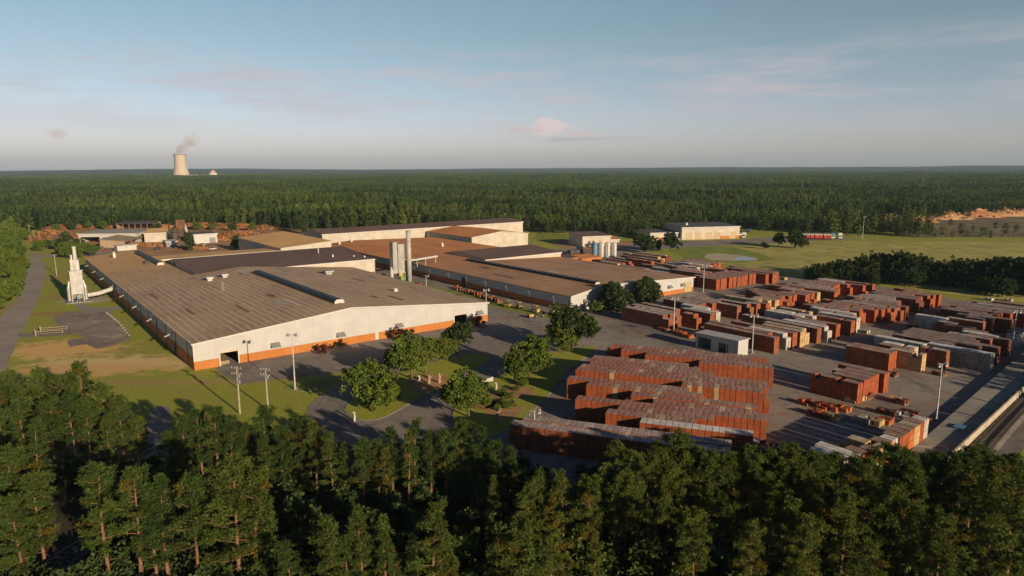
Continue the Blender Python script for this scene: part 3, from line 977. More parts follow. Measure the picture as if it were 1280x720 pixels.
# ---- open blue shed in the yard
P0, P1 = Vector(W(102.6, 155.3)), Vector(W(102.6, 159.9))
e = thing('open_shed', 'small blue and white open-sided shed with two dark bays in the brick yard', 'shed', (P0.x, P0.y, 0), SITE)
m = MB()
wall_run(m, [(0, 4.5), (13.6, 4.2)], [(3.0, 6.2, .3, 3.0), (8.6, 13.0, .3, 3.4)], lambda t, d, z: (d, 13.6 - (13.6 - t), z) if False else (d, t, z))
wall_run(m, [(0, 4.5), (4.6, 4.5)], (), lambda t, d, z: (t, d, z))
wall_run(m, [(0, 4.2), (4.6, 4.2)], (), lambda t, d, z: (4.6 - t, 13.6 - d, z))
wall_run(m, [(0, 4.2), (13.6, 4.5)], (), lambda t, d, z: (4.6 - d, 13.6 - t, z))
m.build('wall', WHITE, e)
m = MB()
m.slab([(-.35, -.35, 4.72), (4.95, -.35, 4.72), (4.95, 13.95, 4.42), (-.35, 13.95, 4.42)], .2)
m.build('roof', PALE, e)
part(e, 'inner_post', TANDOOR, [(.1, .5, 3.4, 3.8, .3, 3.0)])

# ---- sheds of the old works at the back left
def old(name, label, p0, p1, depth, prof, wall, roof, **k):
    return hall(name, label, G(*p0), G(*p1), depth, 'x', prof, wall, roof, cat='shed', **k)
e, L = old('long_shed', 'long white shed with two dark open bays among the orange heaps', (99, 304), (171, 303.2), 24, [(0, 6.2), (24, 7.0)], PALE, paint('pale_sheet_roof', (.34, .32, .30), .7, .15), front=[(1.5, 14, 0, 4.2), (16, 25, 0, 3.8)])
part(e, 'bay_post', STEELDARK, [(20, 20.4, .1, .5, 0, 3.8)])
part(e, 'green_door', TEALPAINT, [(28.5, 31.5, -.12, -.02, 0, 3.2)])
e, L = old('lean_shed', 'open-sided shed with long tan roof in front of the white long shed', (157, 309.3), (187, 300), 15, [(0, 3.6), (15, 5.4)], WOOD, paint('lean_roof', (.36, .27, .17), .8, .15), open_front=True, fascia=False)
for i in range(5): part(e, 'post', WOOD, [(L * i / 4.05, L * i / 4.05 + .3, 0, .3, 0, 3.6)])
old('beige_shed', 'plain beige shed right of the open-sided tan roof', (181, 303), (208, 302), 26, [(0, 6.2), (26, 7.4)], CREAM, ROOF_TAN)
e, L = old('white_depot', 'white flat depot building between the dark tree and the orange heap', (243, 305), (272, 303), 16, [(0, 6.3), (16, 6.6)], PALE, ROOF_GREY, front=[(10, 14, 0, 3.6)])
part(e, 'door_leaf', GREYPAINT, [(10, 14, .06, .16, 0, 3.6)])
e, L = old('drying_shed', 'long dark open shed at the wood edge behind the orange heaps', (146, 286.5), (192, 286), 16, [(0, 4.6), (16, 5.6)], WOOD, ROOF_GREY, open_front=True, fascia=False)
for i in range(7): part(e, 'post', WOOD, [(L * i / 6.05, L * i / 6.05 + .3, 0, .3, 0, 4.6)])
e, L = old('low_white_shed', 'low white shed just behind the corner of the striped roof', (147, 314), (171, 312), 5, [(0, 3.0), (5, 3.2)], PALE, PALE)
e, L = old('grey_hut', 'small grey hut with pale roof beside parked trucks in the old works', (208, 309), (222, 308), 8, [(0, 3.4), (8, 3.8)], GREYPAINT, PALE)

# inclined conveyor with a hopper tower
def zat(px, py, Y):
    x, y, w_ = ray(px, py)
    return H + w_ * Y / y
gx, gy = G(212, 301)
e = thing('inclined_conveyor', 'inclined steel conveyor on trestles rising to a hopper in the old works', 'conveyor', (gx, gy, 0))
tx = (226 - 212) / 853 * gy
zt = zat(226, 276, gy)
m = MB()
m.tube([(-2, 0, 3), (tx, 0, zt)], [1.0, 1.0], 4)
m.build('belt_gantry', STEELDARK, e)
for k in (.2, .5, .8):
    m = MB()
    m.tube([(-2 + (tx + 2) * k, 0, 0), (-2 + (tx + 2) * k, 0, 3 + (zt - 3) * k)], [.35, .3], 5)
    m.build('trestle', STEELDARK, e)
m = MB()
m.box(tx - 1.5, tx + 3, -2, 2, zt - 5, zt + .8)
m.tube([(tx + .7, 0, zt - 5), (tx + .7, 0, zt - 8)], [2.0, .7], 8)
m.build('hopper', paint('rusty_steel', (.20, .10, .055), .85, .3), e)
part(e, 'tower_leg', STEELDARK, [(tx - 1.3, tx - .9, -1.8, -1.4, 0, zt - 5), (tx + 2.3, tx + 2.7, -1.8, -1.4, 0, zt - 5), (tx - 1.3, tx - .9, 1.4, 1.8, 0, zt - 5), (tx + 2.3, tx + 2.7, 1.4, 1.8, 0, zt - 5)])
x, y = G(219, 302)
e = thing('dark_bin', 'dark blue steel storage bin under the inclined conveyor', 'storage bin', (x, y, 0))
m = MB(); m.tube([(0, 0, 1.5), (0, 0, 6.2), (0, 0, 7)], [2.2, 2.2, .6], 14); m.build('bin_body', STEELDARK, e)
m = MB()
for sx in (-1.3, 1.3):
    for sy in (-1.3, 1.3): m.box(sx - .15, sx + .15, sy - .15, sy + .15, 0, 1.6)
m.build('bin_stand', STEELDARK, e)
x, y = G(234, 300)
e = thing('pale_elevator', 'pale bucket elevator slanting up behind the dark tree', 'elevator', (x, y, 0))
m = MB(); m.tube([(2, 0, 1), (-4, 4, 14)], [.9, .9], 4); m.build('casing', PALE, e)
m = MB(); m.tube([(-3.4, 3.6, 0), (-3.4, 3.6, 12.5)], [.3, .3], 5); m.build('trestle', STEELDARK, e)

# ---- dust collector by the road
x, y = G(98, 377)
e = thing('dust_collector', 'tall pale steel dust collector tower with stack, standing on the grass', 'tower', (x, y, 0), SITE)
m = MB()
m.box(-2.05, 2.05, -1.8, 1.8, 3.2, 12.2)
m.build('filter_house', GALV, e)
m = MB()
m.box(-1.45, 1.45, -1.4, 1.4, 12.2, 16.4)
m.build('upper_house', GALV, e)
m = MB()
m.tube([(.5, .2, 16.4), (.5, .2, 20.8)], [.66, .6], 14)
m.tube([(.5, .2, 20.8), (.5, .2, 21.3)], [.72, .72], 14)
m.build('stack', PALE, e, smooth=False)
m = MB()
m.tube([(-.7, .3, 16.4), (-.7, .3, 18.2)], [.5, .36], 10)
m.build('vent_cowl', GALV, e)
for s in (-1, 1):
    m = MB()
    m.tube([(s * 2.75, -.3, .6), (s * 2.75, -.3, 5.5), (s * 2.3, 0, 8.2)], [.62, .62, .25], 10)
    m.build('cyclone', GALV, e)
    m = MB()
    m.tube([(s * 1.2, 0, 3.2), (s * 1.2, 0, 1.2)], [1.5, .35], 10)
    m.build('hopper', GALV, e)
for sx in (-1.9, 1.9):
    for sy in (-1.6, 1.6):
        part(e, 'leg', GALV, [(sx - .14, sx + .14, sy - .14, sy + .14, 0, 3.3)])
m = MB()
for k in range(12): m.box(-.35, .35, -2.0, -1.85, 3.4 + k, 3.5 + k)
m.box(-.42, -.34, -2.0, -1.85, .2, 16.2); m.box(.34, .42, -2.0, -1.85, .2, 16.2)
m.build('ladder', PALE, e)
m = MB()
m.tube([(.3, -1.9, 2.2), (.3, -2.4, 2.2)], [.85, .85], 16)
m.build('fan_housing', paint('dull_green_steel', (.22, .30, .25), .6, .2), e)
m = MB()
m.box(2.06, 2.5, -1.9, 1.9, 12.0, 12.18); m.box(-2.4, 2.5, -2.4, -1.81, 12.19, 12.3)
m.build('platform', PALE, e)
m = MB()
m.tube([(3.2, -1, 2.3), (7, -1.5, 2.7), (12.9, -2, 4.4)], [.8, .8, .8], 12)
m.build('duct', PALE, e)
part(e, 'plinth', CONC, [(-4.2, 4.2, -3.4, 3.2, .03, .25)])

# ---- steel chimney and dust unit between the two halls
x, y = G(512, 352)
e = thing('chimney', 'tall slim pale steel chimney between the two long halls', 'chimney', (x, y, 0))
m = MB(); m.tube([(0, 0, 0), (0, 0, 22.6)], [1.1, 1.0], 16); m.build('flue', paint('dull_flue_steel', (.40, .375, .345), .6, .15, .6), e, smooth=True)
m = MB(); m.tube([(0, 0, 22.4), (0, 0, 22.9)], [1.12, 1.12], 16); m.build('rim', GALV, e)
for z in (6, 12, 18):
    m = MB(); m.tube([(0, 0, z), (0, 0, z + .25)], [1.2, 1.2], 16); m.build('band', GALV, e)
x, y = G(500, 352)
e = thing('filter_tower', 'grey box-like filter tower with green motor beside the slim chimney', 'filter tower', (x, y, 0), SITE)
part(e, 'filter_house', GALV, [(-1.4, 1.8, -1.6, 1.6, 4, 17)])
part(e, 'rear_house', GALV, [(-3.6, -1.45, -1.0, 2.2, 4, 18)])
for sx, h_ in ((-4.3, 7), (2.7, 6)):
    m = MB(); m.tube([(sx, -.6, .5), (sx, -.6, h_ - 2), (sx, -.4, h_)], [.75, .75, .25], 10); m.build('cyclone', PALE, e)
for sx in (-3.3, 1.5):
    for sy in (-1.4, 1.4): part(e, 'leg', STEELDARK, [(sx - .15, sx + .15, sy - .15, sy + .15, 0, 4)])
part(e, 'motor', paint('green_paint', (.16, .30, .06), .5, .1), [(-.9, .9, -2.6, -1.2, .4, 2.6)])
part(e, 'hopper', YELLOW, [(-1, 1, -1.4, 1.2, 2.6, 4)])
m = MB(); m.tube([(1.9, 0, 9), (9, 0, 9.2), (21, 2, 9.6)], [.5, .5, .5], 8); m.build('duct', PALE, e)
m = MB()
for k in (9, 14, 20): m.box(k - .12, k + .12, -.12 + (k - 9) * .17, .12 + (k - 9) * .17, 5.9, 9.2)
m.build('duct_prop', PALE, e)

# ---- silos
for i, px_ in enumerate((743.2, 751, 759, 767)):
    x, y = G(px_, 321.2)
    e = thing('silo', ['dull blue-grey silo, leftmost of the four in a row', 'white silo next to the blue-grey one', 'white silo third from the left in the row', 'white silo at the right end of the row'][i], 'silo', (x, y, 0), group='silos beside the middle hall')
    m = MB(); m.tube([(0, 0, 0), (0, 0, 7.9), (0, 0, 8.4)], [1.62, 1.62, .5], 18); m.build('tank', BLUEPAINT if i == 0 else TRIM, e)
    m = MB(); m.tube([(0, 0, 8.3), (0, 0, 8.8)], [.35, .35], 8); m.build('hatch', GALV, e)
    part(e, 'ladder', GALV, [(-.2, .2, -1.78, -1.66, .3, 7.8)])
x, y = G(719, 319.5)
e = thing('crusher', 'dark blue crushing machine with belts by the orange shed', 'crusher', (x, y, 0), SITE)
part(e, 'machine_body', STEELDARK, [(-5, 5, -1.5, 1.5, 1.2, 3.4)])
m = MB(); m.tube([(-8, 0, .8), (6, 0, 4.6)], [.6, .6], 4); m.build('belt', DARKVENT, e)
part(e, 'hopper', BLUEPAINT, [(2.2, 4.5, -1.2, 1.2, 3.4, 5.0)])
part(e, 'leg', STEELDARK, [(-4.5, -4.1, -1, -.6, 0, 1.3), (4.1, 4.5, -1, -.6, 0, 1.3), (-4.5, -4.1, .6, 1, 0, 1.3), (4.1, 4.5, .6, 1, 0, 1.3)])

# ---- power station on the horizon
x, y = G(227, 222)
e = thing('cooling_tower', 'huge pale concrete cooling tower on the far horizon', 'cooling tower', (x, y, 0))
pts, rr = [], []
for k in range(15):
    t = k / 14
    z = t * 144
    pts.append((0, 0, z))
    rr.append(34 * math.sqrt(1 + ((z - 112) / 92) ** 2))
m = MB(); m.tube(pts, rr, 40, cap=False); m.build('shell', paint('tower_concrete', (.50, .41, .30), .9, .05, .02, fine=.1), e, smooth=True)
m = MB(); m.tube([(0, 0, 140), (0, 0, 145)], [rr[-1] + 1.5, rr[-1] + 1.5], 40, cap=False); m.build('rim', paint('rim_concrete', (.25, .19, .14), .9, .1), e)
x2, y2 = G(266.5, 221.3)
e = thing('reactor_building', 'small domed red-topped building right of the cooling tower', 'power station', (x2, y2, 0))
m = MB(); m.tube([(0, 0, 0), (0, 0, 26)], [28, 28], 20); m.build('base_block', paint('pale_block', (.6, .52, .45), .9, .05), e)
m = MB(); m.tube([(0, 0, 26), (0, 0, 40), (0, 0, 47)], [17, 16, 5], 20); m.build('dome', paint('reddish_dome', (.48, .30, .27), .9, .05), e)
part(e, 'turbine_hall', paint('pale_block', (.6, .52, .45), .9, .05), [(-150, -40, -20, 20, 0, 16), (110, 160, -20, 20, 0, 14)])
# steam
sm = MB()
cx = x
for k in range(9):
    t = k / 8
    z = 146 + t * 128
    r = 24 + 26 * t + 6 * math.sin(k * 2.1)
    sm.v.extend([])
pl = [(x - 4 + 125 * t ** 1.3, y, 140 + 135 * t) for t in [k / 8 for k in range(9)]]
sm.tube(pl, [27, 29, 32, 36, 41, 46, 49, 45, 28], 16)
smat = bpy.data.materials.new('steam')
smat.use_nodes = True
sn = smat.node_tree
sn.nodes.remove(sn.nodes['Principled BSDF'])
sv = sn.nodes.new('ShaderNodeVolumePrincipled')
sv.inputs['Color'].default_value = (.97, .95, .95, 1)
sco = coords(sn, True)
dens = maprange(sn, noise_(sn, sco, .022, 5, .6), .40, .70, 0, .05)
ssep = sn.nodes.new('ShaderNodeSeparateXYZ')
sn.links.new(sco, ssep.inputs[0])
dens = math_(sn, 'MULTIPLY', dens, maprange(sn, ssep.outputs['Z'], 285, 170, .15, 1.0))
sn.links.new(dens, sv.inputs['Density'])
sn.links.new(sv.outputs[0], sn.nodes['Material Output'].inputs['Volume'])
o = sm.build('steam', smat)
tag(o, kind='stuff')

# ================================================================ brick yard
BASE_ = (.33, .088, .033)
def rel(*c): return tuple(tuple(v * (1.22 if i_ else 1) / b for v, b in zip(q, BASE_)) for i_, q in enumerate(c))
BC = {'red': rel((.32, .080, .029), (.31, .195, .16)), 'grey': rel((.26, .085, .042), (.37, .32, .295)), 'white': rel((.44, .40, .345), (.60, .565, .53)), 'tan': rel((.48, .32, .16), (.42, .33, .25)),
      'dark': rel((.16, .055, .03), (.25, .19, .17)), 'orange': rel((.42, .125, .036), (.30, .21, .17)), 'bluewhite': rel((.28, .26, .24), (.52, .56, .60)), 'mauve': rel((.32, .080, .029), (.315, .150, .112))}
CW = {'red': 'red', 'grey': 'grey-topped', 'white': 'white-wrapped', 'tan': 'tan', 'dark': 'dark', 'orange': 'orange', 'bluewhite': 'pale blue-topped', 'mauve': 'red'}

def jit(c, r, s=.14):
    k = 1 + r.uniform(-s, s)
    q = r.uniform(-.06, .06)
    return (c[0] * k, c[1] * k * (1 + q), c[2] * k * (1 + 2 * q))

def column_mesh(m, x, y, w_, d_, n, ch, cols, r, strap=0.0, across=2, endgap=True):
    """one column of brick packs: n layers, packs side by side across the row"""
    side, top = cols
    pw = w_ / across
    for k in range(n):
        for i in range(across):
            c = jit(side, r)
            jx, jy = r.uniform(-.03, .03), r.uniform(-.035, .035)
            x0 = x + i * pw + .02 + jx
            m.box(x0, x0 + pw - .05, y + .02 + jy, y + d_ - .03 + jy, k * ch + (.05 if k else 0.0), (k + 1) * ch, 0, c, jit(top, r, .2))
            if strap and k == n - 1:
                t = x0 + pw * .5 + r.uniform(-.1, .1)
                m.box(t - .1, t + .1, y + .1, y + d_ * .78, n * ch + .004, n * ch + .03, 0, (1.7 * strap, 6 * strap, 15 * strap))

def brick_row(label, x, y, rz, length, width, layers, kind, group, seed, parts=True, strap=0.0, step=1.15, steps_near=0, across=2, pitch=1.12):
    r = random.Random(seed)
    e = thing('brick_stack', label, 'brick stack', (x, y, .02), rz, group) if parts else None
    n = max(2, int(round(length / step)))
    d = length / n
    mm = MB()
    k = 0
    for i in range(n):
        lay = layers
        if i == 0 and steps_near and layers > 2: lay = layers - steps_near
        if i == n - 1 and r.random() < .35 and layers > 2: lay = layers - 1
        if r.random() < .03 and layers > 2: lay -= 1
        c = BC[kind]
        if r.random() < .06 and kind in ('red', 'grey', 'dark'):
            c = BC['grey' if kind == 'red' else 'red']
        m = MB() if parts else mm
        column_mesh(m, 0, i * d, width, d, lay, pitch, c, r, strap, across)
        if parts:
            k += 1
            m.build('brick_pack', BRICK, e)
    if not parts:
        o = mm.build('brick_stack', BRICK, None, (x, y, .02), rz)
        tag(o, label, 'brick stack', group)
        return o
    return e

ROWTXT = """upper 165.3 134.2 154.3 grey 4
upper 168 134.7 152 grey 4
upper 170.7 135.5 154.9 grey 4
upper 173.4 129.8 136.9 red 4
upper 175 138.3 155.6 grey 4
upper 178.7 127.5 140.4 grey 4
upper 181.4 128.5 140 white 4
upper 184.2 134.3 144.7 white 4
upper 187.1 138.7 154.7 grey 4
upper 190.2 139.4 155.6 grey 4
upper 192.9 137.2 152.2 red 4
upper 195.6 130.4 154.1 grey 4
upper 198.3 140.3 155 grey 4
upper 201 129.1 143.4 grey 4
upper 203.7 128.4 134.4 grey 4
upper 206.4 126.6 132 red 4
upper 209.1 131.2 145.3 tan 4
upper 211.8 128.1 136.3 tan 4
upper 214.5 128.1 138.1 tan 4
upper 217.2 127 137.8 red 4
upper 219.9 126.8 139.8 red 4
upper 222.6 129.5 143.3 red 4
upper 225.5 128.4 146.8 red 4
upper 228.8 129.6 149.3 red 4
upper 231.6 125.4 137.3 red 4
upper 234.4 127.6 137 red 4
upper 237.2 126.3 141.5 red 4
upper 239.9 126.7 142.9 tan 4
upper 242.6 134.6 149 red 4
upper 246.5 123.7 145.9 red 4
upper 249.4 124.9 145.1 grey 4
upper 252.1 128.2 143.2 grey 4
upper 254.8 129.3 145.2 grey 4
upper 257.5 129.9 146.3 red 4
upper 260.2 129.5 144.1 red 4
upper 262.9 131.1 146.2 red 4
upper 265.6 127.2 142.8 red 4
upper 268.3 122.4 143.6 red 4
upper 271 132 144.9 white 4
upper 273.7 121.3 142.9 red 4
middle 166.1 98.7 122.8 red 4
middle 169.4 102.8 124 red 4
middle 172.1 98.7 111 white 4
middle 174.8 98.4 118.4 red 4
middle 178.1 98 110.3 tan 4
middle 181.4 98.4 111.8 tan 4
middle 185.5 97.1 122 grey 4
middle 188.8 95.7 110.2 white 4
middle 191.6 97.8 109.3 grey 4
middle 194.3 96.1 110.3 red 4
middle 197 108.7 121.1 white 4
middle 199.7 106.4 121.4 white 4
middle 202.4 95.7 107.2 red 4
middle 204.9 109.2 122.2 tan 4
middle 207.6 96.6 109.1 white 4
middle 210.3 99.3 110.9 grey 4
middle 213.1 100.5 114.7 white 4
middle 215.9 103 120.2 red 4
middle 218.6 101 117.7 red 4
middle 221.3 101.3 117 red 4
middle 224 98.7 115.7 red 4
middle 226.7 97.8 114.6 red 4
middle 229.4 96.1 119.7 red 4
middle 232.1 96.2 115.4 grey 4
middle 234.8 95.3 113.9 red 4
middle 237.5 95 113.4 dark 4
middle 240.2 98.9 113.8 red 4
middle 242.9 100.3 118.7 grey 4
middle 245.6 100.8 115.3 grey 4
middle 248.3 102.6 116.7 grey 4
middle 251 103.7 116.8 grey 4
middle 253.7 97.3 114.3 dark 4
middle 256.4 97.7 115.7 dark 4
middle 259.1 99.3 116.4 red 4
middle 261.8 102 115.6 red 4
middle 264.5 97.8 112.6 red 4
middle 267.2 98.1 108.8 red 4
middle 269.9 97.2 110.7 red 4
middle 272.6 105.3 115.1 red 4
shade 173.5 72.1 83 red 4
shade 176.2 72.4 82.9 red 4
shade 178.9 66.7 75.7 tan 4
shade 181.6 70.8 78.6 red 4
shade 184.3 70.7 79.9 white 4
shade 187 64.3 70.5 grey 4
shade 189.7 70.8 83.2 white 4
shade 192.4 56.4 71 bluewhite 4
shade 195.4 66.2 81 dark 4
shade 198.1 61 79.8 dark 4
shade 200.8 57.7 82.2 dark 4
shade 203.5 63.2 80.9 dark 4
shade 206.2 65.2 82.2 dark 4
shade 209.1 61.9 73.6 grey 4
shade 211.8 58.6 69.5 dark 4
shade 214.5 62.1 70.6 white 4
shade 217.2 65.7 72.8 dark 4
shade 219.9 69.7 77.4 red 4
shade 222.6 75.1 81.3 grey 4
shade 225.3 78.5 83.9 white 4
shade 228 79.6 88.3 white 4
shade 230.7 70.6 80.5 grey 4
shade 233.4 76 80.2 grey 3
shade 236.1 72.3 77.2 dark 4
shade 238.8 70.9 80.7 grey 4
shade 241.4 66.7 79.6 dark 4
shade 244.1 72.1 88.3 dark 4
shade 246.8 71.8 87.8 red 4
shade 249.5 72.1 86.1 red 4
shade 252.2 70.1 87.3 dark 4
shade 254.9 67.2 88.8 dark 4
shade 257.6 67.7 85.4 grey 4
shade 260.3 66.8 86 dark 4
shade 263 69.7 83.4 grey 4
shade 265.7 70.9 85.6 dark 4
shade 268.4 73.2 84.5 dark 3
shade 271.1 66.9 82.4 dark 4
island 143.5 65.3 76 red 4
island 146.9 65.7 74.1 red 4
island 149.6 65.8 74.2 red 4
island 152.3 66 74.2 red 4
island 155.2 65.1 75.7 red 4
dock 103.3 48.5 54 white 4
dock 105.7 47.6 54.4 white 4
dock 108 47.5 50.5 red 4
dock 110.4 47.3 50.3 red 4
dock 112.7 47.2 53.6 tan 4
dock 115.1 46.8 49.8 orange 4
dock 117.4 47 50.4 white 4
dock 119.8 46.8 49.8 red 4
dock 122.1 46.9 49.9 red 4
dock 124.5 47.1 50.1 orange 4
dock 126.8 47.2 50.2 tan 4
dock 129.2 47.4 50.6 red 4
dock 131.5 47.6 51.1 white 4
gable 236.5 168.1 177.4 red 4
gable 239.2 167.9 183.1 red 4
gable 241.9 168.5 180.3 red 4
gable 244.6 167.6 183.2 red 4
gable 247.3 167.5 182.2 red 4
gable 250 167.2 181.6 red 4
gable 253.1 167.4 181.7 red 4
gable 256.1 167.9 181.1 red 4
gable 258.9 167.5 180.4 red 4
gable 261.6 167.5 179.8 red 4
gable 265.1 163.5 177.3 red 4
gable 269.4 162.9 186.3 red 4
gable 272.1 163.6 187.4 red 4
gable 274.8 164.6 190.2 red 4
far 245.5 182.1 200.6 grey 4
far 248.2 182.6 198.9 red 4
far 250.9 182.3 201 grey 4
far 253.6 190.3 207.9 grey 4
far 256.3 200 213.3 grey 4
far 259 195 204.7 white 4
far 261.7 181.8 202.6 red 4
far 264.4 190.5 206.7 red 4
far 267.1 194.2 213.7 white 4
far 269.8 195.6 212.1 grey 4
far 272.5 197.9 215.1 grey 4
far 275.2 196.4 216.9 grey 4
far 277.9 197.3 217.7 red 4
far 280.6 198 219.3 red 4
silo 240.7 198.3 213.7 white 3
silo 243.4 210.7 229.5 grey 3
silo 245.7 231.4 245.1 tan 3
silo 249 232.4 252.3 red 3
silo 250.3 196.9 216.1 white 3
silo 254.5 204.9 225.2 grey 3
silo 255.4 232.9 251.6 red 3
silo 259 222.6 239.4 red 4
silo 262.6 208.6 228.9 tan 3
silo 262.8 231.8 252.3 tan 3
silo 265.5 221.8 240.2 grey 4
silo 268.2 211.4 230.9 grey 3
silo 271.5 231.2 254.8 red 3
silo 274.5 230.3 255.8 tan 4
silo 277.2 230.9 255 tan 3
silo 279.9 230.7 255.5 dark 4
silo 282.6 234 252.8 tan 4
silo 285.3 233 254.6 dark 3"""
LANES = {'upper': ('in the block between round trees and field', 'left'),
         'middle': ('in the block behind the blue shed', 'shed'),
         'shade': ('in the shaded block by the dock', 'left'),
         'island': ('in the lone five-row block', 'left'),
         'dock': ('in the short group by the dock', 'left'),
         'gable': ('in the block beside the hall corner', 'hall'),
         'far': ('in the block behind the corner lamp post', 'left'),
         'silo': ('in the farthest block near the silos', 'left')}
rows_by = {}
for ln in ROWTXT.strip().splitlines():
    k, b_, a1, a2, c, n = ln.split()
    rows_by.setdefault(k, []).append((float(b_), float(a1), float(a2), c, int(n)))
sd_ = 100
for k, rows in rows_by.items():
    rows.sort()
    where, frm = LANES[k]
    cnt = {}
    for i, (b_, a1, a2, c, n) in enumerate(rows):
        x, y = W(a1, b_)
        # a child local frame: local x across (B), local y along (A); the near lit end is at y=0
        big = k in ('island', 'dock', 'shade', 'middle')
        sd_ += 1
        lab = '%s brick row, %s from %s %s' % (CW[c], nth(i), frm, where)
        wd = 2.15 if k == 'dock' else 2.45
        strap = .55 if k in ('island',) else 0
        brick_row(lab, x, y, SITE, a2 - a1, wd, n, c, 'brick rows in the yard', sd_, big, strap, steps_near=RNG.choice((0, 0, 0, 1, 2)) if k in ('upper', 'middle', 'far', 'silo') else 0)

# the near block, turned about 25 degrees off the grid
NAZ = rad(110)
RV = Vector((math.sin(NAZ), math.cos(NAZ)))
NV = Vector((-math.cos(NAZ), math.sin(NAZ)))
NEAR = [(109.7, -40.6, -2.6, 'grey', 4), (112.9, -40.3, -2.5, 'grey', 4), (118.6, -18.6, 2.1, 'white', 4), (121.3, -25.5, -9.0, 'red', 4), (124.1, -25.0, -6.0, 'mauve', 4), (127.0, -32.9, 3.2, 'mauve', 4), (129.9, -18, 2.6, 'mauve', 4),
        (133.3, -24, 1.5, 'mauve', 4), (136.6, -33, -9, 'mauve', 4), (139.4, -38, -12, 'mauve', 4), (143.6, -15, 3.8, 'mauve', 4), (146.6, -38, 3.6, 'mauve', 4), (149.4, -37.6, 3.4, 'mauve', 4), (152.2, -37.4, -8, 'mauve', 4), (155.0, -37, -10, 'mauve', 4), (157.8, -36.8, -14, 'red', 4),
        (162.0, -13, 4.8, 'mauve', 4), (164.7, -25, 4.5, 'mauve', 4), (170.2, -36, 3.5, 'mauve', 4), (167.3, -31.5, 1.0, 'mauve', 4)]
NEAR.sort()
for i, (n_d, r0, r1, c, lay) in enumerate(NEAR):
    p = RV * r0 + NV * n_d
    rr_ = random.Random(500 + i)
    x0, y0 = p.x, p.y
    lab = ['dark shaded brick row, nearest the pines, at the front of the near block', 'second dark shaded brick row from the pines in the near block'][i] if i < 2 else \
        '%s brick row, %s from the pines in the near brick block' % ({'white': 'white-topped', 'grey': 'grey-topped', 'mauve': 'dusty red', 'red': 'plain red'}[c], nth(i))
    e = thing('brick_stack', lab, 'brick stack', (x0, y0, .02), math.pi / 2 - NAZ, 'brick rows of the near block')
    L_ = r1 - r0
    n = int(round(L_ / 1.12))
    d = L_ / n
    for q in range(n):
        m = MB()
        ly = lay
        if q == 0 and i % 3 == 1: ly = 3
        if q == n - 1 and i % 4 == 2: ly = 3
        cc = BC[c]
        if c == 'mauve' and q > n * .55: cc = BC['red']
        if rr_.random() < .05: cc = BC['tan']
        for kk in range(ly):
            for s in range(2):
                ca = jit(cc[0] if c != 'white' else (BC['red'][0]), rr_, .13)
                jx, jy = rr_.uniform(-.025, .025), rr_.uniform(-.03, .03)
                m.box(q * d + .03 + jx, (q + 1) * d - .06 + jx, s * 1.36 + jy, s * 1.36 + 1.31 + jy, kk * 1.12 + (.05 if kk else 0), (kk + 1) * 1.12, 0, ca, jit(cc[1], rr_, .2) if not (c == 'white') else jit(BC['white'][1], rr_, .08))
                if kk == ly - 1 and c != 'white':
                    t = (q + .5) * d + rr_.uniform(-.15, .15)
                    m.box(t - .11, t + .11, s * 1.36 + .08, s * 1.36 + .08 + rr_.uniform(.5, 1.0), ly * 1.12 + .004, ly * 1.12 + .03, 0, (1.35, 3.6, 8.0))
        m.build('brick_pack', BRICK, e)
    if i in (2, 5):
        pass

# low pallets and loose packs lying about the yard
def pallet(px, py, n, c, label, cat='brick pallet', rz=SITE, group='loose brick pallets in the yard', h=1.0):
    x, y = G(px, py)
    r = random.Random(int(px * 7 + py))
    e = thing('brick_pallet', label, cat, (x, y, .03), rz, group)
    m = MB()
    for i in range(n):
        dx, dy = r.uniform(-.1, .1) + (i % 2) * 1.25, (i // 2) * 1.3 + r.uniform(-.1, .1)
        hh_ = h * r.choice((.5, .8, 1))
        m.obox(dx, dy, .14 + hh_ / 2, 1.05, 1.1, hh_, r.uniform(-.12, .12), 0, 0, jit(BC[c][0], r, .2))
    m.build('brick_pile', BRICK, e)
    p = MB()
    p.box(-.6, .6 + (1.25 if n > 1 else 0), -.6, .6 + 1.3 * ((n - 1) // 2), 0, .12)
    p.build('pallet_base', WOOD, e)

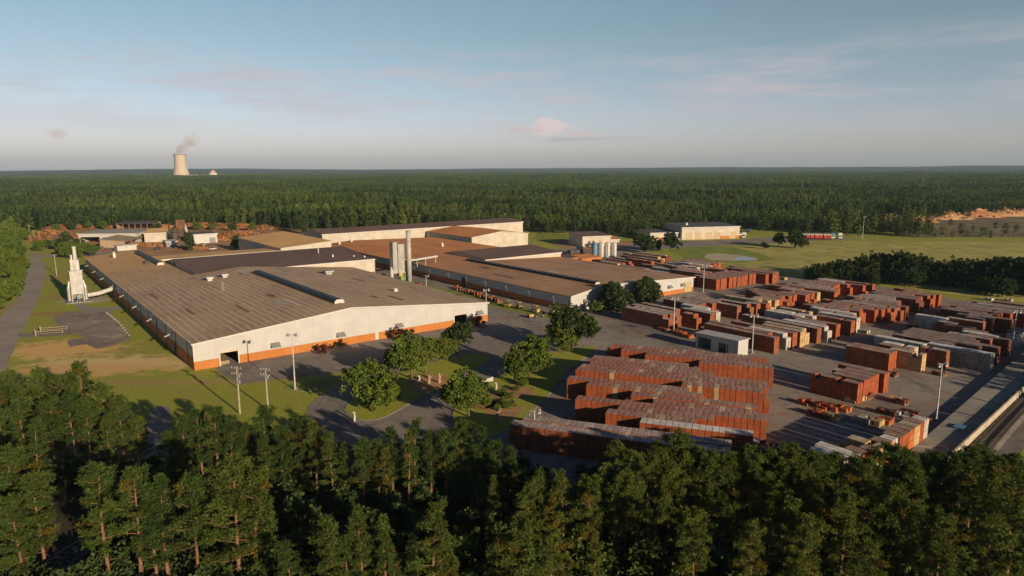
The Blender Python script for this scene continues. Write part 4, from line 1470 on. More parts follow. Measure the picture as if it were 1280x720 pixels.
LOOSE = [(828, 413, 4, 'red', 'left end of the line beside the two round trees'), (834, 415, 2, 'tan', 'pale one second in the line before the blue shed'), (846, 417.5, 4, 'red', 'mid-line before the blue shed'), (852, 420, 6, 'red', 'longest of the line before the blue shed'), (861, 423, 3, 'orange', 'right end of the line before the blue shed'),
         (872, 431, 2, 'tan', 'against the left end of the blue shed'),
         (1008, 507, 4, 'red', 'leftmost of the low line below the five-row block'), (1019, 509.5, 3, 'dark', 'second of the low line below the five-row block'), (1030, 512, 4, 'red', 'third of the low line below the five-row block'), (1043, 514.5, 5, 'red', 'fourth of the low line below the five-row block'), (1056, 515.5, 4, 'orange', 'right end of the low line below the five-row block'),
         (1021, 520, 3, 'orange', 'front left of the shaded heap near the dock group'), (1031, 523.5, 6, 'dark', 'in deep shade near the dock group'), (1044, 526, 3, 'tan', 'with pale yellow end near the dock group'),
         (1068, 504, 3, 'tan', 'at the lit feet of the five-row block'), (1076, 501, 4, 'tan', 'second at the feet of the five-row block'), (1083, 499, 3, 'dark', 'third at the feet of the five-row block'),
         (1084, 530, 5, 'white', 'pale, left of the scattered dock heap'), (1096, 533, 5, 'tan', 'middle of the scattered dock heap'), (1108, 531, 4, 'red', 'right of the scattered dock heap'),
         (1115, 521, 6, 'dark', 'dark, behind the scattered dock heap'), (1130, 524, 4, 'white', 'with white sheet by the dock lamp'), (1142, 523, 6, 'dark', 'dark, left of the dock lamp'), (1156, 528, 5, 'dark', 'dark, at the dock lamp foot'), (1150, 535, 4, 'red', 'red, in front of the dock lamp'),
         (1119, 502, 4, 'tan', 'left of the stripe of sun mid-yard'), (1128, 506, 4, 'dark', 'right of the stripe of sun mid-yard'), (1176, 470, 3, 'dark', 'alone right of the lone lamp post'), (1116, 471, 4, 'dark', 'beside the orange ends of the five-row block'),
         (1082, 417, 3, 'white', 'white, at the lane end past the blue shed block'), (1143, 411, 4, 'dark', 'left of the white-topped shaded row'), (1172, 456, 3, 'tan', 'under the lone lamp post'), (1162, 377, 5, 'tan', 'flat, at the field edge lane'), (1238, 376, 4, 'white', 'pale topped at the field edge'), (1262, 377, 4, 'white', 'second pale topped at the field edge'), (980, 350, 4, 'tan', 'at the field end past the gable block')]
for px_, py_, n, c, t in LOOSE:
    pallet(px_, py_, n, c, 'low %s brick pallet, %s' % (CW[c].replace('-wrapped', '').replace('-topped', ''), t))
for i in range(16):                                     # small carts and packs along the middle hall, as far as the parked lift trucks
    px_ = 568 + i * 3.6
    py_ = 361.5 + i * 1.12 + (.6 if i % 2 else 0)
    pallet(px_, py_, 2, ('red', 'tan', 'dark', 'grey')[i % 4], '%s loaded brick cart, %s from the chimney along the middle hall' % (('red', 'tan', 'dark', 'grey')[i % 4], nth(i)), 'brick cart', SITE, 'brick carts along the middle hall', 1.5)

# ---------------------------------------------------------------- concrete dock, wall, railway
q = [Vector(G(*p)) for p in ((1120, 592), (1131, 574), (1283, 440), (1400, 336), (1424, 352), (1283, 480), (1188, 571), (1172, 590))]
DOCKM = pave_material('dock_concrete', (.29, .265, .225), (.37, .34, .29), (.20, .185, .16), False)
e = thing('loading_dock', 'long raised concrete loading dock beside the railway', 'loading dock', (0, 0, 0))
lo_, ro_ = [q[0], q[1], q[2], q[3]], [q[7], q[6], q[5], q[4]]
def along(pl, t):
    ls = [(b_ - a_).length for a_, b_ in zip(pl, pl[1:])]
    d_ = t * sum(ls)
    for (a_, b_), l_ in zip(zip(pl, pl[1:]), ls):
        if d_ <= l_ or l_ is ls[-1]: return a_.lerp(b_, min(1, d_ / l_))
        d_ -= l_
NS = 26
for k in range(NS):
    t0, t1 = k / NS, (k + 1) / NS - .0016
    for s0, s1 in ((0, .495), (.505, 1)):
        m = MB()
        zt_ = .9 + .02 * math.sin(k * 5.1 + s0 * 9)
        cs = [along(lo_, t0).lerp(along(ro_, t0), s0), along(lo_, t0).lerp(along(ro_, t0), s1), along(lo_, t1).lerp(along(ro_, t1), s1), along(lo_, t1).lerp(along(ro_, t1), s0)]
        m.prism([(p.x, p.y) for p in cs], .0, zt_)
        m.build('dock_slab', DOCKM, e)
P0, P1 = Vector(G(1180, 581)), Vector(G(1424, 352))
e = thing('dock_wall', 'low pale concrete wall along the rail side of the loading dock', 'wall', (P0.x, P0.y, 0), math.atan2((P1 - P0).y, (P1 - P0).x))
Lw = (P1 - P0).length
k = 0
while k * 6 < Lw:
    part(e, 'wall_panel', paint('wall_concrete', (.42, .36, .28), .85, .18, .5) if k == 0 else bpy.data.materials['wall_concrete'], [(k * 6 + .04, k * 6 + 5.96, -.55, -.25, 0, 1.65)])
    k += 1
for g_, lab in ((0, 'near'), (1, 'far')):
    pass
def rail_line(pts, label):
    c = [Vector(p) for p in pts]
    path = []
    for i in range(len(c) - 1):
        p0, p1, p2, p3 = c[max(i - 1, 0)], c[i], c[i + 1], c[min(i + 2, len(c) - 1)]
        n = max(2, int((p2 - p1).length / 1.0))
        for k in range(n):
            t = k / n
            path.append(.5 * ((2 * p1) + (-p0 + p2) * t + (2 * p0 - 5 * p1 + 4 * p2 - p3) * t * t + (-p0 + 3 * p1 - 3 * p2 + p3) * t ** 3))
    e = thing('railway_track', label, 'railway track', (path[0].x, path[0].y, 0))
    o0 = path[0]
    bal, sl_, r1, r2 = MB(), MB(), MB(), MB()
    for i in range(len(path) - 1):
        a, b = path[i] - o0, path[i + 1] - o0
        d = (b - a).normalized()
        n = Vector((-d.y, d.x))
        for s0, s1, z0, z1 in ((-2.1, -1.4, .04, .25), (-1.4, 1.4, .25, .25), (1.4, 2.1, .25, .04)):
            bal.face([(*(a - n * s1), z1), (*(b - n * s1), z1), (*(b - n * s0), z0), (*(a - n * s0), z0)][::-1])
        sl_.obox(a.x, a.y, .3, .24, 2.5, .16, math.atan2(d.y, d.x))
        for s, mb in ((-.72, r1), (.72, r2)):
            mid = (a + b) / 2 + n * s
            mb.obox(mid.x, mid.y, .46, (b - a).length + .02, .08, .16, math.atan2(d.y, d.x))
    bal.build('ballast', BALLAST, e)
    sl_.build('sleepers', STEELDARK, e)['kind'] = 'stuff'
    r1.build('rail', STEELDARK, e)
    r2.build('rail', STEELDARK, e)
rail_line([G(1196, 602), G(1243, 545), G(1290, 495), G(1345, 438), G(1440, 350)], 'railway track running beside the concrete dock at the right edge')
rail_line([G(40, 760), (-58.5, 82), (-55, 90), (-50, 97)], 'railway track seen between pines at the bottom left corner')

# ---------------------------------------------------------------- lamp posts and utility poles
def lamp_post(px, py, h, label, heads=2, rz=0.0, base=True):
    x, y = G(px, py)
    e = thing('lamp_post', label, 'lamp post', (x, y, 0), rz, 'yard lamp posts')
    m = MB(); m.tube([(0, 0, 0), (0, 0, h)], [.17, .1], 8); m.build('pole', PALE, e)
    if base:
        m = MB(); m.tube([(0, 0, .02), (0, 0, .5)], [.42, .36], 10); m.build('footing', CONC, e)
    m = MB(); m.box(-.9, .9, -.05, .05, h - .12, h); m.build('crossarm', GREYPAINT, e)
    for s in ((-1, 1) if heads == 2 else (1,)):
        m = MB(); m.tube([(s * .9, -.25, h - .35), (s * .9, .0, h + .15), (s * .9, .25, h + .2)], [.38, .3, .12], 8)
        hd = m.build('lamp_head', GREYPAINT, e)
        m = MB(); m.obox(s * .9, -.29, h - .36, .5, .04, .4, 0); m.build('lens', LAMPGLASS, hd)
lamp_post(369, 487, 13.0, 'tall twin-headed lamp post on the lawn in front of the big hall')
lamp_post(940, 441, 10.6, 'lamp post at the right end of the blue shed')
lamp_post(1170, 526, 11.8, 'twin-headed lamp post at the edge of the concrete dock', rz=.3)
lamp_post(842, 416, 11.0, 'lamp post among the tan brick ends left of the blue shed')
lamp_post(879, 365.5, 10.6, 'lamp post off the right corner of the middle hall')
lamp_post(608, 401, 10.6, 'lamp post at the right corner of the big hall', rz=.5)
lamp_post(1265, 437, 11, 'lamp post in the shade at the right edge of the photo', base=False)
lamp_post(668, 553, 6.2, 'short post by the dark nearest brick rows', heads=1)
lamp_post(533, 369, 8, 'slim lamp post on the grass near the chimney', heads=1)
lamp_post(1078, 299, 16, 'lone pole far out on the field edge', heads=1, base=False)

def utility_pole(px, py, h, label, arms=1, tr=0, rz=.9, grp='wooden utility poles'):
    x, y = G(px, py)
    e = thing('utility_pole', label, 'utility pole', (x, y, 0), rz, grp)
    m = MB(); m.tube([(0, 0, 0), (0, 0, h)], [.2, .13], 8); m.build('pole', paint('pole_wood', (.36, .31, .25), .9, .15, 1.5) if 'pole_wood' not in bpy.data.materials else bpy.data.materials['pole_wood'], e)
    for k in range(arms):
        z = h - .4 - k * 1.2
        m = MB(); m.box(-1.25, 1.25, -.22, -.1, z - .07, z + .07); ar = m.build('crossarm', WOOD, e)
        for s in (-1.1, -.4, .4, 1.1):
            m = MB(); m.tube([(s, -.16, z + .07), (s, -.16, z + .3)], [.06, .09], 6); m.build('insulator', TRIM, ar)
    for k in range(tr):
        m = MB(); m.tube([(.42, 0, h - 2.4 - k * 1.3), (.42, 0, h - 1.5 - k * 1.3)], [.26, .26], 10); m.build('transformer', GREYPAINT, e)
utility_pole(300, 517, 10.2, 'pale utility pole with transformers, left of the pair before the big hall', 2, 2, -.3)
utility_pole(335, 512, 9.2, 'utility pole with two crossarms, right of the pair before the big hall', 2, 1, -.3)
utility_pole(71, 345, 10.5, 'bare utility pole on the grass left of the dust collector', 1)
utility_pole(38, 300, 11, 'utility pole with crossarm beside the road bend', 1)
utility_pole(43, 300, 7, 'shorter utility pole beside the road bend', 1)
utility_pole(1002, 246, 28, 'pale transmission pole standing far off in the wood', 1, 0)
utility_pole(1153, 240, 30, 'transmission pole far off in the right part of the wood', 1, 0)

# ---------------------------------------------------------------- vehicles
def wheel(e, x, y, r=.34, w_=.22):
    m = MB(); m.tube([(x, y - w_ / 2, r), (x, y + w_ / 2, r)], [r, r], 12); o = m.build('wheel', TYRE, e)
    m = MB(); m.tube([(x, y - w_ / 2 - .01, r), (x, y + w_ / 2 + .01, r)], [r * .55, r * .55], 10); m.build('rim', GALV, o)

def car(px, py, rz, mat, label, pickup=False, van=False, group=None, xy=None):
    x, y = xy or G(px, py)
    e = thing('pickup_truck' if pickup else 'parked_van' if van else 'parked_car', label, 'pickup' if pickup else 'van' if van else 'car', (x, y, .04), rz, group)
    Lc, wd = (5.2, 1.9) if pickup or van else (4.5, 1.8)
    m = MB()
    prof = [(-Lc / 2, .35), (-Lc / 2, .85), (-Lc * .22, .95)]
    def loft(secs):                      # (x, half width, z0, z1)
        for (xa, wa, za, zb), (xb, wb, zc, zd) in zip(secs, secs[1:]):
            for sgn in (-1, 1):
                f = [(xa, sgn * wa, za), (xb, sgn * wb, zc), (xb, sgn * wb * .94, zd), (xa, sgn * wa * .94, zb)]
                m.face(f if sgn < 0 else f[::-1])
            m.face([(xa, -wa * .94, zb), (xb, -wb * .94, zd), (xb, wb * .94, zd), (xa, wa * .94, zb)])
        xa, wa, za, zb = secs[0]; m.face([(xa, wa, za), (xa, -wa, za), (xa, -wa * .94, zb), (xa, wa * .94, zb)])
        xa, wa, za, zb = secs[-1]; m.face([(xa, -wa, za), (xa, wa, za), (xa, wa * .94, zb), (xa, -wa * .94, zb)])
    hw = wd / 2
    loft([(-Lc / 2, hw * .9, .4, .72), (-Lc * .46, hw, .32, .86), (-Lc * .15, hw, .3, .98), (Lc * .42, hw, .3, .98), (Lc / 2, hw * .92, .4, .9)])
    m.build('body', mat, e)
    m = MB()
    if van: loft([(-Lc * .36, hw * .9, .95, 1.1), (-Lc * .24, hw * .92, .96, 1.95), (Lc * .46, hw * .94, .96, 2.0), (Lc * .48, hw * .9, .96, 1.9)])
    elif pickup: loft([(-Lc * .22, hw * .88, .95, 1.05), (-Lc * .1, hw * .86, .96, 1.6), (Lc * .08, hw * .86, .96, 1.6), (Lc * .13, hw * .88, .96, 1.05)])
    else: loft([(-Lc * .2, hw * .88, .95, 1.02), (-Lc * .05, hw * .8, .96, 1.42), (Lc * .22, hw * .8, .96, 1.42), (Lc * .38, hw * .86, .96, 1.05)])
    m.build('cabin', mat if van else GLASS, e)
    if not van:
        m = MB(); x0, x1 = (-Lc * .09, Lc * .07) if pickup else (-Lc * .05, Lc * .22)
        zt_ = 1.6 if pickup else 1.42
        m.box(x0, x1, -hw * .74, hw * .74, zt_ + .004, zt_ + .05); m.build('roof_panel', mat, e)
    if pickup:
        m = MB(); m.box(Lc * .15, Lc * .48, -hw * .85, hw * .85, .985, .99); m.build('cargo_bed', STEELDARK, e)
    for sx in (-Lc * .31, Lc * .31):
        for sy in (-hw * .92, hw * .92): wheel(e, sx, sy)
    return e

WHITEP = paint('white_car_paint', (.66, .66, .64), .3, .05)
SILVER = paint('silver_car_paint', (.40, .41, .42), .3, .05)
car(480, 346, SITE + 1.4, paint('pale_teal_paint', (.32, .46, .44), .3, .05), 'pale teal car parked in the alley beside the taller hall')
car(521, 357.5, SITE + .3, REDPAINT, 'red pickup truck parked at the foot of the chimney', pickup=True)
car(846, 300, .1, SILVER, 'silver car parked left before the workshop wing')
car(854, 299.6, 1.5, WHITEP, 'white car parked by the first workshop door')
car(840, 299.2, 1.4, GREYPAINT, 'dark grey car parked at the workshop wing')
car(818, 302, .2, WHITEP, 'white van parked between the dark tree and the workshop', van=True)
car(924, 294, .3, WHITEP, 'white pickup parked past the right end of the workshop', pickup=True)
car(935, 289.5, 0, WHITEP, 'white van parked beyond the workshop yard', van=True)
for i, (px_, py_, mt, nm) in enumerate(((209, 307.5, BLUEPAINT, 'blue'), (229, 308.5, GREYPAINT, 'grey'), (253, 307, SILVER, 'silver'), (262, 307, STEELDARK, 'black'), (266, 312, WHITEP, 'white'), (128, 311, BLUEPAINT, 'dark blue'), (131, 314, REDPAINT, 'red'), (197, 312, STEELDARK, 'black'))):
    car(px_, py_, .4 + i, mt, '%s vehicle parked %s in the old works' % (nm, ('beside the grey hut', 'right of the grey hut', 'under the white depot', 'right of the silver one by the depot', 'near the orange heap by the depot', 'on the track behind the dust collector', 'behind the striped roof corner', 'before the beige shed')[i]), pickup=i % 2 == 0)
for i in range(7):                                       # red flatbeds and a blue-roofed truck out by the wood
    px_ = 1003 + i * 5.4
    x, y = G(px_, 298.2 + .1 * i)
    e = thing('flatbed_trailer', 'red flatbed trailer with white load, %s from the round tree, at the field edge' % nth(i), 'trailer', (x, y, .03), 1.35 + .05 * math.sin(i * 3), 'trailers parked at the field edge')
    part(e, 'deck', REDPAINT, [(-4.5, 4.5, -1.2, 1.2, .7, 1.35)])
    part(e, 'load', TRIM, [(-4.3, 4.3, -1.15, 1.15, 1.355, 3.6)])
    part(e, 'headboard', REDPAINT, [(-4.7, -4.52, -1.2, 1.2, .9, 3.0)])
    for sx in (-3.6, -2.6, 3.4):
        for sy in (-1.0, 1.0): wheel(e, sx, sy, .48, .3)
for px_, mt, nm in ((1041, BLUEPAINT, 'blue-topped box truck among the red trailers'), (1050, WHITEP, 'white box truck at the right end of the trailers'), (930, WHITEP, 'white box truck parked right of the workshop')):
    x, y = G(px_, 298.3 if px_ > 1000 else 297.4)
    e = thing('box_truck', nm, 'truck', (x, y, .03), 1.2, 'box trucks')
    part(e, 'cargo_box', mt, [(-2.2, 4, -1.25, 1.25, 1.0, 4.0)])
    part(e, 'box_side', WHITEP, [(-2.1, 3.9, -1.29, -1.255, 1.1, 3.6)])
    part(e, 'cab', WHITEP, [(-4.2, -2.3, -1.15, 1.15, .6, 2.7)])
    part(e, 'windscreen', GLASS, [(-4.24, -4.205, -1.0, 1.0, 1.7, 2.5)])
    for sx in (-3.4, 2.6):
        for sy in (-1.05, 1.05): wheel(e, sx, sy, .48, .3)

def lift_truck(px, py, rz, label):
    x, y = G(px, py)
    e = thing('lift_truck', label, 'forklift', (x, y, .03), rz, 'yellow lift trucks beside the middle hall')
    m = MB(); m.box(-1.5, .8, -.7, .7, .45, 1.15); m.box(-1.6, -.7, -.68, .68, 1.155, 1.5); m.build('body', YELLOW, e)
    for sx in (-.9, .7):
        for sy in (-.6, .6):
            part(e, 'roof_post', STEELDARK, [(sx - .05, sx + .05, sy - .05, sy + .05, 1.15, 2.5)])
    part(e, 'overhead_guard', YELLOW, [(-1.05, .9, -.72, .72, 2.5, 2.62)])
    part(e, 'seat', STEELDARK, [(-.6, -.1, -.3, .3, 1.16, 1.6)])
    m = MB()
    for sy in (-.4, .4): m.box(1.0, 1.16, sy - .07, sy + .07, .1, 3.1)
    m.box(1.0, 1.12, -.4, .4, 2.9, 3.05); m.box(1.0, 1.12, -.4, .4, 1.2, 1.35)
    m.build('mast', STEELDARK, e)
    for sy in (-.35, .35): part(e, 'fork', GALV, [(1.17, 2.4, sy - .08, sy + .08, .15, .22)])
    for sx, r_ in ((-1.1, .38), (.6, .45)):
        for sy in (-.66, .66): wheel(e, sx, sy, r_, .26)
lift_truck(634, 384, SITE + 1.9, 'yellow lift truck farthest back along the middle hall')
lift_truck(648, 386, SITE + 1.5, 'yellow lift truck second along the middle hall')
lift_truck(669, 391, SITE + 1.7, 'yellow lift truck behind the dark cart by the middle hall')
lift_truck(690, 393, SITE + 1.5, 'yellow lift truck nearest the white gable corner')
x, y = G(667, 397)
e = thing('tow_cart', 'dark tow cart with yellow front out on the paving before the lift trucks', 'cart', (x, y, .03), .5)
part(e, 'deck', STEELDARK, [(-.2, 4.2, -.9, .9, .6, .85)])
part(e, 'engine_cover', YELLOW, [(-2.0, -.3, -.7, .7, .5, 1.3)])
part(e, 'rail', STEELDARK, [(4.0, 4.1, -.9, .9, .86, 1.7)])
for sx in (-1.5, .6, 3.4):
    for sy in (-.75, .75): wheel(e, sx, sy, .36, .22)

# gate, posts, kerb timber, signs by the drives
x, y = G(48, 418)
e = thing('road_gate', 'pale swing gate standing open at the slab entrance by the road', 'gate', (x, y, 0), .35)
for dy in (-2.6, 2.6):
    part(e, 'gate_post', WOOD, [(-.15, .15, dy - .15, dy + .15, 0, 2.0)])
    part(e, 'gate_arm', WOOD, [(.16, 7.2, dy - .06, dy + .06, 1.3, 1.45), (.16, 7.2, dy - .06, dy + .06, .7, .82)])
    part(e, 'gate_arm', WOOD, [(7.05, 7.2, dy - .07, dy + .07, .5, 1.5)])
k = 0
for (xa, ya), (xb, yb), n in (((134, 391), (150, 404), 9), ((150, 404), (164, 422), 6)):
    for i in range(n):
        px_, py_ = xa + (xb - xa) * i / n, ya + (yb - ya) * i / n
        x, y = G(px_, py_)
        m = MB(); m.obox(0, 0, .2, 1.5, .5, .4, 1.9 + .1 * math.sin(i * 4))
        o = m.build('kerb_block', CONC, None, (x, y, .02)); k += 1
        tag(o, 'pale concrete kerb block, %s from the dust collector along the slab edge' % nth(k - 1), 'kerb block', 'kerb blocks along the old slab')
for px_, py_, h_, lab in ((443, 527, 1.9, 'pale stone gatepost at the front tip of the drive island'), (457, 508, 1.6, 'small white post at the trunk on the drive island'), (524, 476, 1.2, 'short white post in the bare soil of the drive island'), (620, 487, 1.6, 'white post on the roadside island near the pale sign'), (621, 530, 3.4, 'pale branching dead stump by the nearest brick rows'), (536, 480, 2.2, 'bleached tree stump leaning on the drive island'), (549, 479, 2.4, 'forked bleached stump at the edge of the drive island')):
    x, y = G(px_, py_)
    e = thing('stump' if 'stump' in lab else 'marker_post', lab, 'stump' if 'stump' in lab else 'post', (x, y, .02))
    r_ = .3 if 'stump' in lab else .2
    m = MB(); m.tube([(0, 0, 0), (.1, 0, h_ * .6), (.0, .1, h_)], [r_ * 1.3, r_, r_ * .7], 7); m.build('trunk' if 'stump' in lab else 'shaft', WOOD if 'stump' in lab else PALE, e)
    if 'stump' in lab:
        m = MB(); m.tube([(.05, 0, h_ * .45), (.9, .1, h_ * .95)], [r_ * .7, r_ * .3], 6); m.build('limb', WOOD, e)
    else:
        m = MB(); m.box(-.26, .26, -.26, .26, h_, h_ + .12); m.build('cap', TRIM, e)
x, y = G(608, 481)
e = thing('sign_board', 'long low pale sign board beside the drive on the roadside island', 'sign', (x, y, .02), .9)
part(e, 'board', PALE, [(-2.4, 2.4, -.12, .12, .45, 1.4)])
part(e, 'post', WOOD, [(-2.2, -2.0, -.1, .1, 0, .45)]); part(e, 'post', WOOD, [(2.0, 2.2, -.1, .1, 0, .45)])
x, y = G(1199, 540)
e = thing('dock_plate', 'blue-grey steel plate lying on the concrete dock', 'dock plate', (x, y, .9), .75)
part(e, 'plate', BLUEPAINT, [(-1.2, 1.2, -.9, .9, .02, .3)])
part(e, 'lip', GALV, [(1.2, 1.6, -.8, .8, .02, .12)])
x, y = G(1270, 430)
e = thing('block_shed', 'pale wall slab of a small shed in shade at the right edge', 'shed', (x, y, .02), SITE)
part(e, 'wall', PALE, [(-4, 4, -1.4, 1.4, 0, 3.8)]); part(e, 'roof', ROOF_GREY, [(-4.3, 4.3, -1.7, 1.7, 3.8, 4.0)])

# ---------------------------------------------------------------- heaps of the old works
HEAPM = brickmat('broken_brick', (.25, .105, .042), .4, .35)
def heap(px, py, rx, ry, h, tint, label, seed, n=260, name='brick_heap', cat='rubble heap', grp='heaps of broken brick in the old works', mat=None):
    x, y = G(px, py)
    r = random.Random(seed)
    m = MB()
    nr_, na_ = 5, 18
    ring = [[(rx * (i / nr_) * math.cos(2 * math.pi * j / na_), ry * (i / nr_) * math.sin(2 * math.pi * j / na_), h * max(0, (1 - (i / nr_) ** 1.6)) * (.75 + .5 * noise.noise((i * .9, j * .5, seed))) - .1) for j in range(na_)] for i in range(nr_ + 1)]
    for i in range(nr_):
        for j in range(na_):
            j2 = (j + 1) % na_
            m.face([ring[i][j], ring[i + 1][j], ring[i + 1][j2], ring[i][j2]], 0, jit(tint, r, .25))
    for k in range(n):
        t, a = math.sqrt(r.random()), r.uniform(0, 6.283)
        s = r.uniform(.5, 1.7)
        z = h * max(0, 1 - t ** 1.6) * .95
        cc = r.choice((tint, tint, (1.3, 1.2, .9), (.5, .5, .6), (1.1, 1.5, 1.9), (.35, .6, .9), (1.3, 1.25, .8)))
        m.obox(rx * t * math.cos(a), ry * t * math.sin(a), z + s * .1, s * 1.3, s * .9, s * .7, r.uniform(0, 3), r.uniform(-.6, .6), 0, jit(cc, r, .3))
    o = m.build(name, mat or HEAPM, None, (x, y, 0))
    tag(o, label, cat, grp)
HE = [(62, 292, 14, 8, 5, 'leftmost, by the road bend'), (52, 300, 10, 7, 6, 'red-brown, behind the road bushes'), (78, 286, 22, 9, 6, 'broad, left of the white long shed'), (100, 285, 20, 8, 6, 'behind the left end of the white long shed'), (92, 297, 9, 8, 5, 'dark red, touching the white long shed'), (122, 284, 18, 8, 6, 'behind the white long shed'), (140, 284, 12, 8, 5, 'left of the dark open shed'),
      (205, 285, 16, 8, 5, 'yellowish, right of the dark open shed'), (238, 285, 16, 9, 7, 'behind the conveyor hopper'), (256, 284, 20, 9, 7, 'tall, behind the white depot'), (278, 285, 22, 9, 7, 'right of the depot at the wood edge'), (303, 285, 22, 9, 6, 'far right at the wood edge'), (328, 286, 18, 8, 6, 'behind the tan-roofed store'), (292, 294, 16, 9, 6, 'bright orange, right of the white depot'), (280, 300, 13, 8, 6, 'nearest, left of the tan-roofed store'), (310, 293, 12, 8, 5, 'behind the blue side of the tan-roofed store'),
      (190, 308, 10, 4, 2.5, 'low, before the beige shed'), (165, 306, 8, 4, 2.5, 'low orange, under the tan lean-to'), (240, 311, 14, 4, 2, 'low pale, in front of the dark tree'), (222, 300, 8, 5, 4, 'under the inclined conveyor')]
TI = [(1, 1, 1), (.85, .8, .8), (1.15, 1.1, .9), (1.2, 1.5, 1.4)]
for i, (px_, py_, rx, ry, h, t) in enumerate(HE):
    heap(px_, py_, rx * .74, ry * .9, h * .58, TI[(1 if i in (1, 4, 2) else 3 if i in (7, 18, 0) else i % 3 if i % 3 != 1 else 0)], 'orange rubble heap, ' + t, 900 + i, 200 if rx < 15 else 300)

MOUND = brickmat('orange_mound_earth', (.40, .225, .11), 9.0, .35)
for i, (px_, py_, rx, ry, h) in enumerate(((1118, 275, 22, 9, 7), (1150, 278, 18, 8, 6), (1186, 274, 26, 9, 8), (1222, 271.5, 28, 10, 9), (1256, 270, 26, 10, 9), (1284, 269, 24, 10, 8))):
    heap(px_, py_, rx, ry, h, ((1, 1, 1), (.9, .75, .7))[i % 2], '%s pale orange earth mound from the left in the far right clearing' % nth(i), 960 + i, 45, 'earth_mound', 'earth mound', 'earth mounds in the far clearing', MOUND)

# ================================================================ trees
def rdir(r, up=0.0):
    while True:
        v = Vector((r.uniform(-1, 1), r.uniform(-1, 1), r.uniform(-1, 1)))
        if .05 < v.length < 1:
            v.normalize()
            v.z += up
            return v.normalized()

def tuft(m, c, rad_, n, size, col_, r, up=.35, width=.34):
    """a spray of needles or leaves: narrow blades radiating from c"""
    for _ in range(n):
        d = rdir(r, up)
        s = size * r.uniform(.7, 1.25)
        b = c + d * rad_ * r.uniform(.0, .55)
        t = b + d * s
        sd_v = d.cross(rdir(r)).normalized() * s * width
        k = r.uniform(.78, 1.22)
        cc = (col_[0] * k, col_[1] * k, col_[2] * k)
        m.face([tuple(b - sd_v * .35), tuple(b + d * s * .55 - sd_v), tuple(t), tuple(b + d * s * .55 + sd_v)], 0, cc)

def pine(seed, h=14.0, spread=3.0, base=.42, thin=1.0, dead=0.0, nbr=30, cone=.42):
    spread *= .86; base *= .72
    r = random.Random(seed)
    tr, cr = MB(), MB()
    bend = [Vector((0, 0, 0))]
    dx, dy = r.uniform(-.35, .35), r.uniform(-.35, .35)
    for i in range(1, 9):
        t = i / 8
        bend.append(Vector((dx * t * t + .12 * math.sin(t * 5 + seed), dy * t * t + .12 * math.cos(t * 4 + seed), h * t * .97)))
    tr.tube([tuple(p) for p in bend], [.23 * (1 - .82 * i / 8) + .015 for i in range(9)], 8)
    def at(t):
        k = min(7, int(t * 8)); f = t * 8 - k
        return bend[k].lerp(bend[k + 1], f)
    for i in range(nbr):
        u = (i + r.random()) / nbr
        t = base + (1 - base) * u ** .85
        a = i * 2.4 + r.uniform(-.5, .5)
        prof = math.sqrt(max(0, 1 - ((u - .33) / .70) ** 2)) * (1 - cone) + cone * (1.05 - .85 * u)
        Lb = spread * max(.2, prof) * r.uniform(.5, 1.25)
        rise = r.uniform(.05, .35) + .5 * u
        p0 = at(min(.99, t))
        dirv = Vector((math.cos(a), math.sin(a), rise)).normalized()
        p1 = p0 + dirv * Lb
        mid = p0.lerp(p1, .5) + Vector((0, 0, -.08 * Lb))
        tr.tube([tuple(p0), tuple(mid), tuple(p1)], [.06 * (1 - .5 * u), .045, .02], 4, cap=False)
        nt_ = max(3, int((3.0 + Lb * 3.0) * thin))
        green = r.uniform(.72, 1.2)
        tint = (green * r.uniform(.9, 1.15), green, green * r.uniform(.75, 1.1))
        if r.random() < .025 + dead: tint = (2.0 * green, 1.15 * green, .9 * green)
        for k in range(nt_):
            # pads of needles: most of them near the end of the limb, a few back along it
            f = 1 - .75 * r.random() ** 1.7
            c = p0.lerp(p1, f) + Vector((r.gauss(0, .34), r.gauss(0, .34), r.gauss(.1, .2))) * (.6 + .3 * Lb / 3)
            tuft(cr, c, .42, 34, .44, tint, r, .5, .10)
    for k in range(5): tuft(cr, at(.985) + Vector((r.uniform(-.3, .3), r.uniform(-.3, .3), r.uniform(-.5, .25))), .4, 15, .5, (1, 1.05, .9), r, .5, .26)
    for i in range(9):                      # dead stubs under the crown
        t = r.uniform(.15, base); a = r.uniform(0, 6.28); p0 = at(t)
        p1 = p0 + Vector((math.cos(a), math.sin(a), r.uniform(-.1, .3))) * r.uniform(.6, 1.7)
        tr.tube([tuple(p0), tuple(p1)], [.035, .012], 4, cap=False)
    return tr.mesh('pine_trunk', BARK, True), cr.mesh('pine_crown', PINE)

